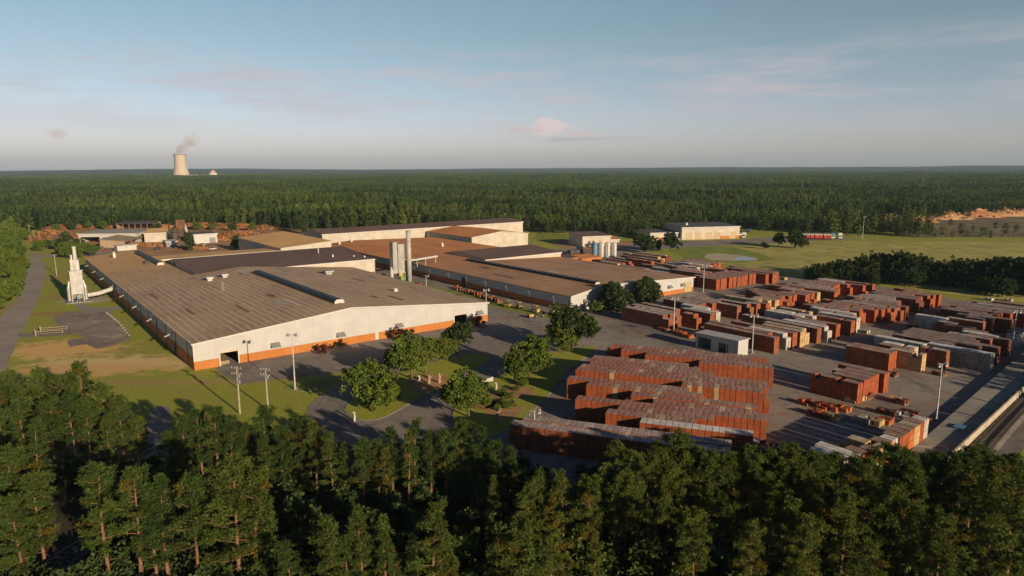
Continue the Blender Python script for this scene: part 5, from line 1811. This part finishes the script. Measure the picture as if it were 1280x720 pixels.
def broad(seed, h=9.0, rx=3.4, clumps=260, leaf=.46, mat=None, low=.07, n=36, bark=None):
    r = random.Random(seed)
    tr, cr = MB(), MB()
    top = h * .55
    tr.tube([(0, 0, 0), (.1, .05, top * .5), (.05, .1, top)], [.26, .2, .13], 8)
    limbs = []
    for i in range(7):
        a = i * .9 + r.uniform(-.3, .3)
        z0 = h * r.uniform(.18, .45)
        p1 = Vector((math.cos(a) * rx * r.uniform(.45, .8), math.sin(a) * rx * r.uniform(.45, .8), z0 + h * r.uniform(.18, .4)))
        tr.tube([(0.05, .05, z0), tuple(p1 * .5 + Vector((0, 0, z0 * .5))), tuple(p1)], [.12, .08, .03], 5, cap=False)
        limbs.append(p1)
    zc, hz_ = h * (low + (1 - low) * .52), h * (1 - low) * .5
    lobes = [(Vector((r.uniform(-.5, .5) * rx, r.uniform(-.5, .5) * rx, zc + r.uniform(-.45 if low else -.7, .6 if low else .35) * hz_)), r.uniform(.42, .68)) for _ in range(8 if low else 11)]
    for i in range(clumps):
        lc, lr = r.choice(lobes)
        d = rdir(r, .15)
        rr_ = r.uniform(.55, 1.02)
        c = lc + Vector((d.x * rx * lr, d.y * rx * lr, d.z * hz_ * lr * 1.1)) * rr_
        if c.z < h * low * .7: continue
        g_ = r.uniform(.7, 1.25)
        tint = (g_ * r.uniform(.85, 1.2), g_, g_ * r.uniform(.7, 1.1))
        tuft(cr, c, .62, n, leaf, tint, r, .2, .42)
    return tr.mesh('tree_trunk', bark or BARK2, True), cr.mesh('tree_crown', mat or BROAD)

def far_tree(seed, h=15.0, rx=2.6, kind=0):
    """a tree some hundreds of metres away: trunk and a crown of larger sprays"""
    r = random.Random(seed)
    tr, cr = MB(), MB()
    tr.tube([(0, 0, 0), (r.uniform(-.2, .2), r.uniform(-.2, .2), h * .9)], [.22, .06], 5, cap=False)
    far_crown(cr, r, Vector((0, 0, 0)), h, rx, kind, 150)
    return tr.mesh('wood_trunk', BARK2), cr.mesh('wood_crown', WOODLEAF)

def far_crown(cr, r, o, h, rx, kind, n):
    base = .2 if kind == 0 else .08
    tone = r.uniform(.55, 1.45)
    warm = r.uniform(.85, 1.2)
    for i in range(n):
        u = r.random()
        t = base + (1 - base) * u
        w_ = rx * (math.sin(math.pi * (.12 + .86 * (1 - u) ** .75) * .5 * 1.6) if kind == 1 else (1.02 - .78 * u ** 1.5)) * r.uniform(.35, 1.05)
        a = r.uniform(0, 6.283)
        c = o + Vector((math.cos(a) * w_, math.sin(a) * w_, h * t))
        g_ = r.uniform(.75, 1.25) * tone
        tuft(cr, c, .4, 2, r.uniform(.8, 1.3) * rx / 2.6, (g_ * warm, g_, g_ * r.uniform(.7, 1.1)), r, .45, .38)

PINES = [pine(1, 14, 2.8), pine(2, 14, 2.5, .35, cone=.5), pine(3, 14, 3.0, .6, nbr=24), pine(4, 14, 1.7, .35, .9, cone=.6), pine(5, 14, 2.9, .3, 1.15, nbr=36, cone=.1), pine(6, 14, 2.3, .5, .75, .10), pine(7, 14, 3.7, .34, 1.1, nbr=38, cone=.1), pine(8, 14, 1.7, .45, .7, .3, nbr=26)]
PWORD = ['round-topped', 'full-crowned', 'high-crowned', 'slender', 'dense', 'thin orange-tinged', 'broad', 'sparse browning']
BROADS = [broad(21, 9, 5.2, 300), broad(22, 9, 5.5, 320), broad(23, 9, 4.4), broad(24, 9, 5.0, 280, mat=DARKLEAF, low=.08), broad(25, 9, 5.6, 300, mat=DARKLEAF, low=.04), broad(26, 9, 3.0, 150, mat=DARKLEAF, low=.03), broad(27, 9, 5.6, 230, mat=DARKLEAF, low=.0), broad(28, 9, 6.4, 250, mat=DARKLEAF, low=.0)]
BUSHY = broad(31, 5, 4.0, 330, .42, DARKLEAF, .0)
BUSHG = broad(32, 5, 3.4, 180, .40, BROAD, .0)
MAROON = broad(33, 4, 2.6, 60, .3, REDLEAF, .0)
FARS = [far_tree(41, 15, 2.5, 0), far_tree(42, 15, 2.9, 1), far_tree(43, 15, 2.3, 0), far_tree(44, 14, 3.3, 1)]

def plant(name, cat, label, proto, x, y, s, group=None, sz=None, z=.02, part_names=('trunk', 'crown')):
    e = thing(name, label, cat, (x, y, z), RNG.uniform(0, 6.28), group)
    k = s * RNG.uniform(.95, 1.06)
    e.scale = (k, k, sz or s)
    for pn, me in zip(part_names, proto):
        o = bpy.data.objects.new(pn, me)
        col.objects.link(o)
        o.parent = e
    return e

# ---- foreground pines: (photo point of the tip, height, kind)
FG = [
 # left clump
 (10, 466, 15, 4, 0), (42, 462, 16, 0, 0), (74, 470, 15, 6, 0), (97, 455, 16, 2, 0), (126, 480, 14, 0, 0), (146, 497, 12.5, 4, 0), (22, 492, 14, 1, 0), (60, 500, 13, 6, 0), (105, 500, 13, 4, 0), (-16, 480, 15, 6, 0), (-30, 455, 16, 2, 0), (132, 520, 11, 1, 0), (84, 492, 14, 2, 0), (170, 522, 9, 4, 0), (-2, 510, 13, 0, 0), (40, 525, 12, 1, 0),
 # second row
 (226, 523, 12, 1, 1), (246, 513, 12.5, 0, 1), (266, 511, 13, 2, 1), (286, 520, 12, 1, 1), (306, 527, 11, 3, 1), (328, 508, 13, 4, 1), (350, 533, 11, 1, 1), (372, 521, 12, 6, 1), (392, 528, 12, 5, 1), (412, 543, 11, 1, 1), (430, 553, 10, 3, 1), (452, 549, 11, 0, 1), (472, 552, 10, 4, 1), (489, 534, 12, 1, 1), (509, 540, 12, 7, 1), (517, 527, 12.5, 1, 1), (538, 537, 11.5, 3, 1), (556, 538, 11.5, 0, 1), (577, 526, 12.5, 4, 1), (600, 534, 12, 1, 1), (620, 552, 10, 6, 1), (480, 560, 9.5, 5, 1), (640, 558, 9.5, 1, 1), (330, 548, 10, 1, 1), (210, 540, 10, 4, 1),
 # front row at the left
 (8, 566, 15, 6, 2), (40, 592, 13, 4, 2), (-14, 590, 14, 0, 2), (16, 622, 12, 6, 2), (120, 582, 15.5, 0, 2), (164, 589, 15.5, 2, 2), (197, 593, 15, 3, 2), (183, 605, 14, 3, 2), (236, 597, 15, 2, 2), (290, 582, 16, 6, 2), (314, 590, 15, 1, 2), 
 (411, 646, 12, 1, 2), (448, 633, 13, 3, 2), (478, 644, 12, 3, 2), (430, 668, 9.5, 4, 2), (540, 631, 13.5, 1, 2), (514, 668, 9, 3, 2), (560, 668, 9.5, 0, 2), (360, 680, 9, 1, 2), (492, 690, 7, 5, 2), 
 (618, 594, 10, 3, 3), (652, 650, 12.5, 6, 2), (628, 668, 10, 4, 2), (690, 668, 10, 6, 2),
 # right half
 (672, 588, 12, 0, 3), (704, 590, 12.5, 1, 3), (660, 606, 10.5, 4, 3), (690, 612, 10, 5, 3), (752, 585, 12.5, 3, 3), (774, 556, 15, 2, 3), (792, 578, 13, 1, 3), (768, 604, 11, 4, 3), (825, 553, 14, 0, 3), (848, 545, 15.5, 6, 3), (872, 560, 13, 2, 3), (808, 590, 11, 1, 3), (905, 592, 12, 6, 3),
 (940, 558, 14, 4, 3), (925, 575, 13, 1, 3), (962, 572, 13, 0, 3), (990, 556, 14.5, 2, 3), (1012, 566, 13, 6, 3), (1042, 568, 13.5, 4, 3), (1062, 582, 12, 1, 3), (1096, 563, 14, 2, 3), (1122, 560, 14.5, 6, 3), (1146, 578, 13, 0, 3), (1168, 568, 13, 4, 3), (1192, 582, 12.5, 1, 3), (1222, 562, 14.5, 6, 3), (1250, 574, 13.5, 2, 3), (1272, 568, 14, 0, 3),
 (795, 566, 14.2, 4, 3), (822, 567, 14, 6, 3), (853, 568, 14, 4, 3), (881, 565, 14.2, 6, 3), (909, 566, 14, 4, 3), (938, 568, 14, 6, 3), (966, 564, 14.2, 0, 3), (992, 568, 14, 6, 3), (1018, 566, 14, 4, 3), (785, 592, 12.5, 4, 3), (812, 575, 13.5, 6, 3), (838, 583, 13, 4, 3), (862, 575, 13, 0, 3), (888, 580, 13, 6, 3), (912, 572, 13.5, 4, 3), (950, 590, 12.5, 6, 3), (978, 585, 12.5, 4, 3), (735, 598, 12, 6, 3), (1005, 590, 12.5, 6, 3), (1075, 572, 13.5, 6, 3), (1135, 568, 13.5, 4, 3), (1205, 572, 13.5, 6, 3),
 (870, 640, 11, 6, 4), (942, 650, 11, 0, 4), (986, 622, 12.5, 1, 4), (1010, 645, 11.5, 4, 4), (1058, 616, 13, 6, 4), (1112, 612, 13, 4, 4), (1086, 684, 9, 6, 4), (1140, 632, 12, 2, 4), (1180, 648, 11.5, 6, 4), (1240, 640, 12, 4, 4), (1270, 626, 13, 6, 4), (1190, 688, 9, 1, 4), (744, 668, 8.5, 1, 4), (1000, 695, 8, 6, 4), (960, 605, 11, 3, 3), (1236, 602, 12, 1, 3),
]
ROWN = ['in the left clump by the lawn', 'in the second row before the lawn', 'in the front row at the frame bottom', 'in the belt below the brick yard', 'low at the bottom right']
idx = {}
FG.sort(key=lambda t: (t[4], t[0]))
FGP = []
for px_, py_, h, k, row in FG:
    if row == 3: h *= .9
    i = idx.get(row, 0); idx[row] = i + 1
    x, y = G(px_, py_, h)
    FGP.append((x, y))
    plant('pine_tree', 'pine', '%s pine, %s from the left %s' % (PWORD[k], nth(i), ROWN[row]), PINES[k], x, y, h / 14, 'pines in front of the works', h / 14)

# ---- trees on the islands and lawns
def tip(px, py_base): return G(px, py_base)
IS = [(515, 474, 10.2, 1, 'big bright green tree in the middle of the drive island'), (463, 511, 9.6, 0, 'yellow-green tree at the near end of the drive island'), (571, 443, 8.2, 3, 'dark round tree at the far end of the drive island'), (546, 453, 6.2, 2, 'small light green tree between the big and the dark island trees'), (586, 522, 9.2, 1, 'leafy green tree on the near roadside island'),
      (662, 471, 9.6, 0, 'green tree halfway along the roadside island'), (643, 478, 6.5, 2, 'smaller tree left beside the roadside island tree'), (716, 440, 12.4, 3, 'largest dark tree at the yard end of the roadside island'), (703, 441, 8, 0, 'pale trunked tree at the left of the largest dark tree'), (497, 468, 6, 2, 'thin olive tree left of the big island tree'), (532, 467, 8, 1, 'bright tree close on the right of the big island tree'), (487, 504, 4.5, 0, 'low leafy shrub tree by the yellow-green island tree'), (558, 450, 5.5, 0, 'small round tree next to the dark far island tree'), (676, 468, 6, 2, 'small tree right of the tree halfway along the roadside island'), (605, 512, 4.5, 1, 'low leafy shrub tree right of the near roadside island tree')]
for px_, py_, h, k, lab in IS:
    x, y = G(px_, py_)
    plant('leafy_tree', 'tree', lab, BROADS[k], x, y, h / 9, 'trees on the drive islands', z=.1)
BU = [(767, 388, 1.5, 'round dark bush, left of the two at the middle hall gable'), (808, 379, 1.45, 'round dark bush, right of the two at the middle hall gable'), (744, 391, .8, 'small bright bush at the foot of the left round bush')]
for i, (px_, py_, s, lab) in enumerate(BU):
    x, y = G(px_, py_)
    plant('round_bush', 'bush', lab, BUSHG if i == 2 else BUSHY, x, y, s, 'round bushes at the middle hall', s * (1.35 if i < 2 else 1), part_names=('stem', 'foliage'))
for px_, py_, s, lab in ((404, 442, .75, 'maroon shrub at the left of the orange plinth'), (496, 426, 1.0, 'larger maroon shrub against the orange plinth'), (598, 408, .95, 'maroon shrub by the right door of the big hall'), (628, 495, .35, 'little green shrub, top of the bare slope'), (640, 508, .3, 'little green shrub in the bare slope')):
    x, y = G(px_, py_)
    plant('shrub', 'shrub', lab, MAROON if 'maroon' in lab else BUSHG, x, y, s, part_names=('stem', 'foliage'))
for i, (px_, py_) in enumerate(((645, 489), (636, 499), (627, 507), (622, 513), (634, 511), (655, 483))):
    x, y = G(px_, py_)
    plant('grass_tussock', 'tussock', '%s pale tussock up the bare slope of the roadside island' % nth(i), BUSHG, x, y, .26 + .05 * (i % 3), 'tussocks on the bare slope', part_names=('stem', 'blades'))

# ---- bushes and trees round the old works and the road
RW = [(84, 323, 9, 2), (97, 323, 8.5, 0), (76, 320, 7, 4), (113, 321, 8, 1), (84, 316, 12.5, 5), (62, 310, 6, 4), (50, 314, 7, 0), (104, 320, 7.5, 2), (92, 320, 10, 4), (70, 313, 7, 1)]
for i, (px_, py_, h, k) in enumerate(RW):
    x, y = G(px_, py_)
    plant('leafy_tree', 'tree', 'bushy tree, %s of the cluster between road bend and dust collector' % nth(i), BROADS[k], x, y, h / 9, 'cluster of bushy trees by the road bend')
for px_, py_, h, k, lab in ((236, 314, 12, 5, 'dark cone-shaped tree standing alone in the old works'), (296, 312, 9.5, 5, 'dark tree against the blue side of the tan-roofed store'), (806, 315, 12.5, 4, 'big dark tree right of the silos'), (824, 314, 7.5, 5, 'small dark cone tree between two larger near the workshop'), (838, 315, 11, 3, 'dark tree with bare trunk left of the pond'),
                             (973, 308, 8, 3, 'round dark tree left of the pair in the field'), (993, 310.5, 12, 4, 'large dark tree right of the pair in the field'), (955, 311, 4.5, 4, 'low dark bush right of the pond bank'), (953, 291, 9, 3, 'dark tree at the wood edge behind the workshop yard'), (382, 292, 15, 5, 'tall dark cone tree at the left end of the long back hall')):
    x, y = G(px_, py_)
    plant('leafy_tree', 'tree', lab, BROADS[k], x, y, h / 9)
for q, (px_, py_, h, k) in enumerate(((70, 289, 6, 0), (90, 287, 7, 4), (111, 286, 6, 1), (131, 287, 7, 2), (198, 288, 7, 4), (247, 288, 7, 0), (268, 288, 6, 1), (291, 289, 7, 4), (316, 289, 7, 2))):
    x, y = G(px_, py_)
    plant('leafy_tree', 'tree', 'small tree among the orange heaps of the old works, %s from the left' % nth(q), BROADS[k], x, y, h / 9, 'small trees among the orange heaps')
# left roadside wood
LW = [(-18, 392, 10, 0), (2, 384, 8.5, 1), (16, 372, 8, 0), (-8, 370, 10, 2), (24, 356, 7, 2), (10, 352, 10, 1), (-22, 350, 11, 0), (26, 338, 8, 0), (8, 334, 11, 1), (-14, 330, 12, 2), (24, 322, 9, 1), (4, 318, 12, 0), (-20, 312, 13, 1), (20, 308, 11, 2), (0, 302, 13, 0), (26, 302, 10, 1), (12, 296, 13, 1)]
for i, (px_, py_, h, k) in enumerate(LW):
    x, y = G(px_, py_)
    plant('leafy_tree', 'tree', '%s tree, %s from the front in the wood left of the road' % (('bright green', 'yellow-green', 'pale green')[k], nth(i)), BROADS[k], x, y, h / 9, 'trees left of the road', h / 9)
# the dark clump beyond the yard
CL = [(1012, 348, 6, 3), (1024, 350, 8, 4), (1036, 351, 8, 3), (1048, 349, 9.5, 4), (1060, 352, 9, 3), (1074, 350, 11, 4), (1086, 353, 11, 3), (1098, 350, 13, 4), (1112, 352, 14.5, 3), (1126, 354, 14, 4), (1140, 352, 13, 3), (1152, 355, 13, 4), (1164, 352, 9, 3), (1176, 357, 8.5, 4), (1188, 357, 11.5, 3), (1202, 359, 13, 4), (1218, 358, 12.5, 3), (1232, 362, 12, 4), (1246, 361, 14, 3), (1260, 365, 15, 4), (1276, 364, 16, 3), (1292, 368, 16, 4), (1316, 370, 16, 3), (1345, 374, 16, 4), (1252, 371, 8, 4), (1226, 366, 7, 3), (1140, 358, 7, 4), (1090, 356, 6, 3)]
CL.sort()
for i, (px_, py_, h, k) in enumerate(CL):
    x, y = G(px_, py_)
    plant('leafy_tree', 'tree', 'dark leafy tree, %s from the left in the clump beyond the yard' % nth(i), BROADS[k + 3], x, y, h / 9, 'dark clump beyond the yard', h / 9)

# ---- front edge of the far wood: each tree by itself
EDGE = [(-60, 303), (40, 292), (60, 287), (180, 285), (300, 285), (400, 291), (470, 286), (520, 284), (650, 287), (700, 293), (760, 295), (800, 297), (850, 289), (930, 287), (1000, 292), (1090, 297), (1290, 299), (1400, 302)]
def edge_y(px):
    return interp(EDGE, px)
i = 0
px_ = 34
SPECIES = ['tall pine', 'full-crowned leafy tree', 'slim pine', 'spreading leafy tree']
while px_ < 1275:
    if not (838 < px_ < 925 and False):
        py_ = edge_y(px_) - RNG.uniform(.2, 1.6)
        x, y = G(px_, py_)
        k = RNG.randrange(4)
        h = RNG.uniform(8, 14.5) if px_ < 1080 else RNG.uniform(1.5, 3.6)
        plant('woodland_tree', 'tree', '%s, %s from the left along the far wood edge' % (SPECIES[k], nth(i)), FARS[k], x, y, h / 15, 'trees along the far wood edge', h / 15)
        i += 1
    px_ += RNG.uniform(13, 21)

for q, (px_, py_, h) in enumerate(((1102, 291, 8), (1116, 287, 6), (1124, 280, 8), (1128, 294, 5), (1136, 283, 8), (1147, 292, 7), (1158, 281, 6), (1163, 288, 5), (1168, 297, 5), (1178, 294, 6), (1188, 282, 5), (1190, 297, 4.5), (1201, 293, 7), (1210, 296, 4.5), (1216, 289, 4), (1230, 295, 6), (1238, 297, 4.5), (1244, 286, 5), (1256, 293, 7), (1270, 290, 5))):
    x, y = G(px_, py_)
    plant('woodland_tree', 'tree', 'scattered young tree in the far right clearing, %s from its left end' % nth(q), FARS[(1, 3)[q % 2]], x, y, h / (7.5 + q % 3), 'young trees in the far clearing', h / 13)

# ---- the far wood: far more trees than one could count
protos = bpy.data.collections.new('wood_prototypes')       # not linked to the scene
def patch(seed, size, n, nb, hmin, hmax, trunks=True, rx=(2.2, 3.0), clear=0.0):
    r = random.Random(seed)
    cr = MB()
    g_ = int(math.sqrt(n)) + 1
    k = 0
    for a in range(g_):
        for b in range(g_):
            if k >= n: break
            k += 1
            x = (a + .5 + r.uniform(-.42, .42)) / g_ * size - size / 2
            y = (b + .5 + r.uniform(-.42, .42)) / g_ * size - size / 2
            h = r.uniform(hmin, hmax)
            far_crown(cr, r, Vector((x, y, 0)), h, r.uniform(*rx), 1 if r.random() < .3 else 0, nb)
            if trunks:
                for q in range(2):
                    t = r.uniform(0, 3.14)
                    dxy = (math.cos(t) * .22, math.sin(t) * .22)
                    cr.face([(x - dxy[0], y - dxy[1], 0), (x + dxy[0], y + dxy[1], 0), (x + dxy[0] * .3, y + dxy[1] * .3, h * .8), (x - dxy[0] * .3, y - dxy[1] * .3, h * .8)], 0, (1.0, .72, .9))
    o = bpy.data.objects.new('p%02d' % seed, cr.mesh('wood_patch', WOODLEAF))
    protos.objects.link(o)
for s in range(6): patch(s, 26, 18, 100, 8.5, 16, True, (1.9, 2.9))
for s in range(6, 10): patch(s, 64, 64, 26, 10, 18, False, (2.9, 4.2))

def inside(p, poly):
    x, y = p
    c = False
    for i in range(len(poly)):
        (x0, y0), (x1, y1) = poly[i], poly[i - 1]
        if (y0 > y) != (y1 > y) and x < (x1 - x0) * (y - y0) / (y1 - y0) + x0: c = not c
    return c
CLW = [[G(*p) for p in c] for c in CLEARINGS]
edge_w = [G(px, py) for px, py in EDGE]
def beyond_edge(x, y, m=9.0):
    # pixel column of the point, then its depth against the edge line
    u = 640 + 853 * x / (y * math.cos(TH) + H * math.sin(TH))
    ex, ey = G(max(-60, min(1400, u)), edge_y(max(-60, min(1400, u))))
    return y > ey + m

def wood(name, pts):
    me = bpy.data.meshes.new(name)
    me.from_pydata([p[:3] for p in pts], [], [])
    for nm, tp, q in (('idx', 'INT', 3), ('rot', 'FLOAT', 4), ('scl', 'FLOAT', 5)):
        at = me.attributes.new(nm, tp, 'POINT')
        at.data.foreach_set('value', [p[q] for p in pts])
    o = bpy.data.objects.new(name, me)
    col.objects.link(o)
    ng = bpy.data.node_groups.new(name + '_scatter', 'GeometryNodeTree')
    ng.interface.new_socket('Geometry', in_out='INPUT', socket_type='NodeSocketGeometry')
    ng.interface.new_socket('Geometry', in_out='OUTPUT', socket_type='NodeSocketGeometry')
    gi, go = ng.nodes.new('NodeGroupInput'), ng.nodes.new('NodeGroupOutput')
    ci = ng.nodes.new('GeometryNodeCollectionInfo')
    ci.inputs['Collection'].default_value = protos
    ci.inputs['Separate Children'].default_value = True
    ci.inputs['Reset Children'].default_value = True
    ip = ng.nodes.new('GeometryNodeInstanceOnPoints')
    ip.inputs['Pick Instance'].default_value = True
    def attr(nm, tp):
        a = ng.nodes.new('GeometryNodeInputNamedAttribute')
        a.data_type = tp
        a.inputs['Name'].default_value = nm
        return next(s for s in a.outputs if s.enabled)
    cx_ = ng.nodes.new('ShaderNodeCombineXYZ')
    L = ng.links.new
    L(attr('rot', 'FLOAT'), cx_.inputs['Z'])
    L(gi.outputs[0], ip.inputs['Points'])
    L(ci.outputs[0], ip.inputs['Instance'])
    L(attr('idx', 'INT'), ip.inputs['Instance Index'])
    L(cx_.outputs[0], ip.inputs['Rotation'])
    L(attr('scl', 'FLOAT'), ip.inputs['Scale'])
    L(ip.outputs[0], go.inputs[0])
    md = o.modifiers.new('scatter', 'NODES')
    md.node_group = ng
    tag(o, kind='stuff')
    return o

r = random.Random(77)
pts = []
y = 430.0
while y < 1500:
    half = y * .80 + 60
    x = -half
    while x < half:
        jx, jy = x + r.uniform(-4, 4), y + r.uniform(-4, 4)
        if beyond_edge(jx, jy, 11) and not any(inside((jx, jy), c) for c in CLW):
            st = noise.noise((jx / 160, jy / 160, 3.3))
            gap = noise.noise((jx / 230, jy / 40, 8.1))
            if gap > -.42:
                pts.append((jx, jy, 0, r.randrange(6), r.randrange(4) * math.pi / 2 + r.uniform(-.1, .1), max(.45, 1.0 + .6 * st + r.uniform(-.08, .08))))
        x += 22
    y += 22
while y < 6400:
    half = y * .80 + 80
    x = -half
    while x < half:
        jx, jy = x + r.uniform(-9, 9), y + r.uniform(-9, 9)
        if not any(inside((jx, jy), c) for c in CLW):
            st = noise.noise((jx / 420, jy / 300, 3.3))
            if noise.noise((jx / 700, jy / 110, 5.5)) > -.40:
                pts.append((jx, jy, 0, 6 + r.randrange(4), r.randrange(4) * math.pi / 2, max(.45, 1.0 + .6 * st)))
        x += 56
    y += 56 if y < 3500 else 90
n_wood = len(pts)
wood('far_wood', pts)

# wood to the right of the railway and behind the viewer: it throws the long shadows over the yard
pts = []
y = -60.0
while y < 210:
    x = 30.0
    while x < 330:
        jx, jy = x + r.uniform(-5, 5), y + r.uniform(-5, 5)
        # keep clear of the railway and of everything the picture shows in front of it
        ra, rb = jx * AV[0] + jy * AV[1], jx * BV[0] + jy * BV[1]
        u = 640 + 853 * jx / (jy * math.cos(TH) + H * math.sin(TH))
        cc_ = jx * .766 + jy * .643
        if (u > 1370 and jx > 85 and (186 < cc_ < 262 or noise.noise((jx / 34, jy / 34, 4.4)) > .12)) or (jy < 46 and jx > 38 and noise.noise((jx / 30, jy / 30, 1.4)) > -.2):
            pts.append((jx, jy, 0, r.randrange(6), r.uniform(0, 6.28), r.uniform(.9, 1.15)))
        x += 23
    y += 23
wood('roadside_wood', pts)
# brushwood under the pines
GN_floor = []
bm_ = [broad(51 + s, 2.2, 1.5, 26, .3, DARKLEAF, .0, 22)[1] for s in range(2)]
for s, me in enumerate(bm_):
    o = bpy.data.objects.new('p%02d' % (10 + s), me)
    protos.objects.link(o)
for k in range(950):
    px_, py_ = r.uniform(-60, 1340), r.uniform(585, 780)
    x, y = G(px_, py_)
    if y > 112 - .02 * x or (px_ < 120 and 640 < py_ < 720) : continue
    GN_floor.append((x, y, 0, 10 + r.randrange(2), r.uniform(0, 6.28), r.uniform(.6, 2.0)))
wood('undergrowth', GN_floor)
for k in range(60): pass
print('wood points', n_wood, len(pts), 'edge trees', i)
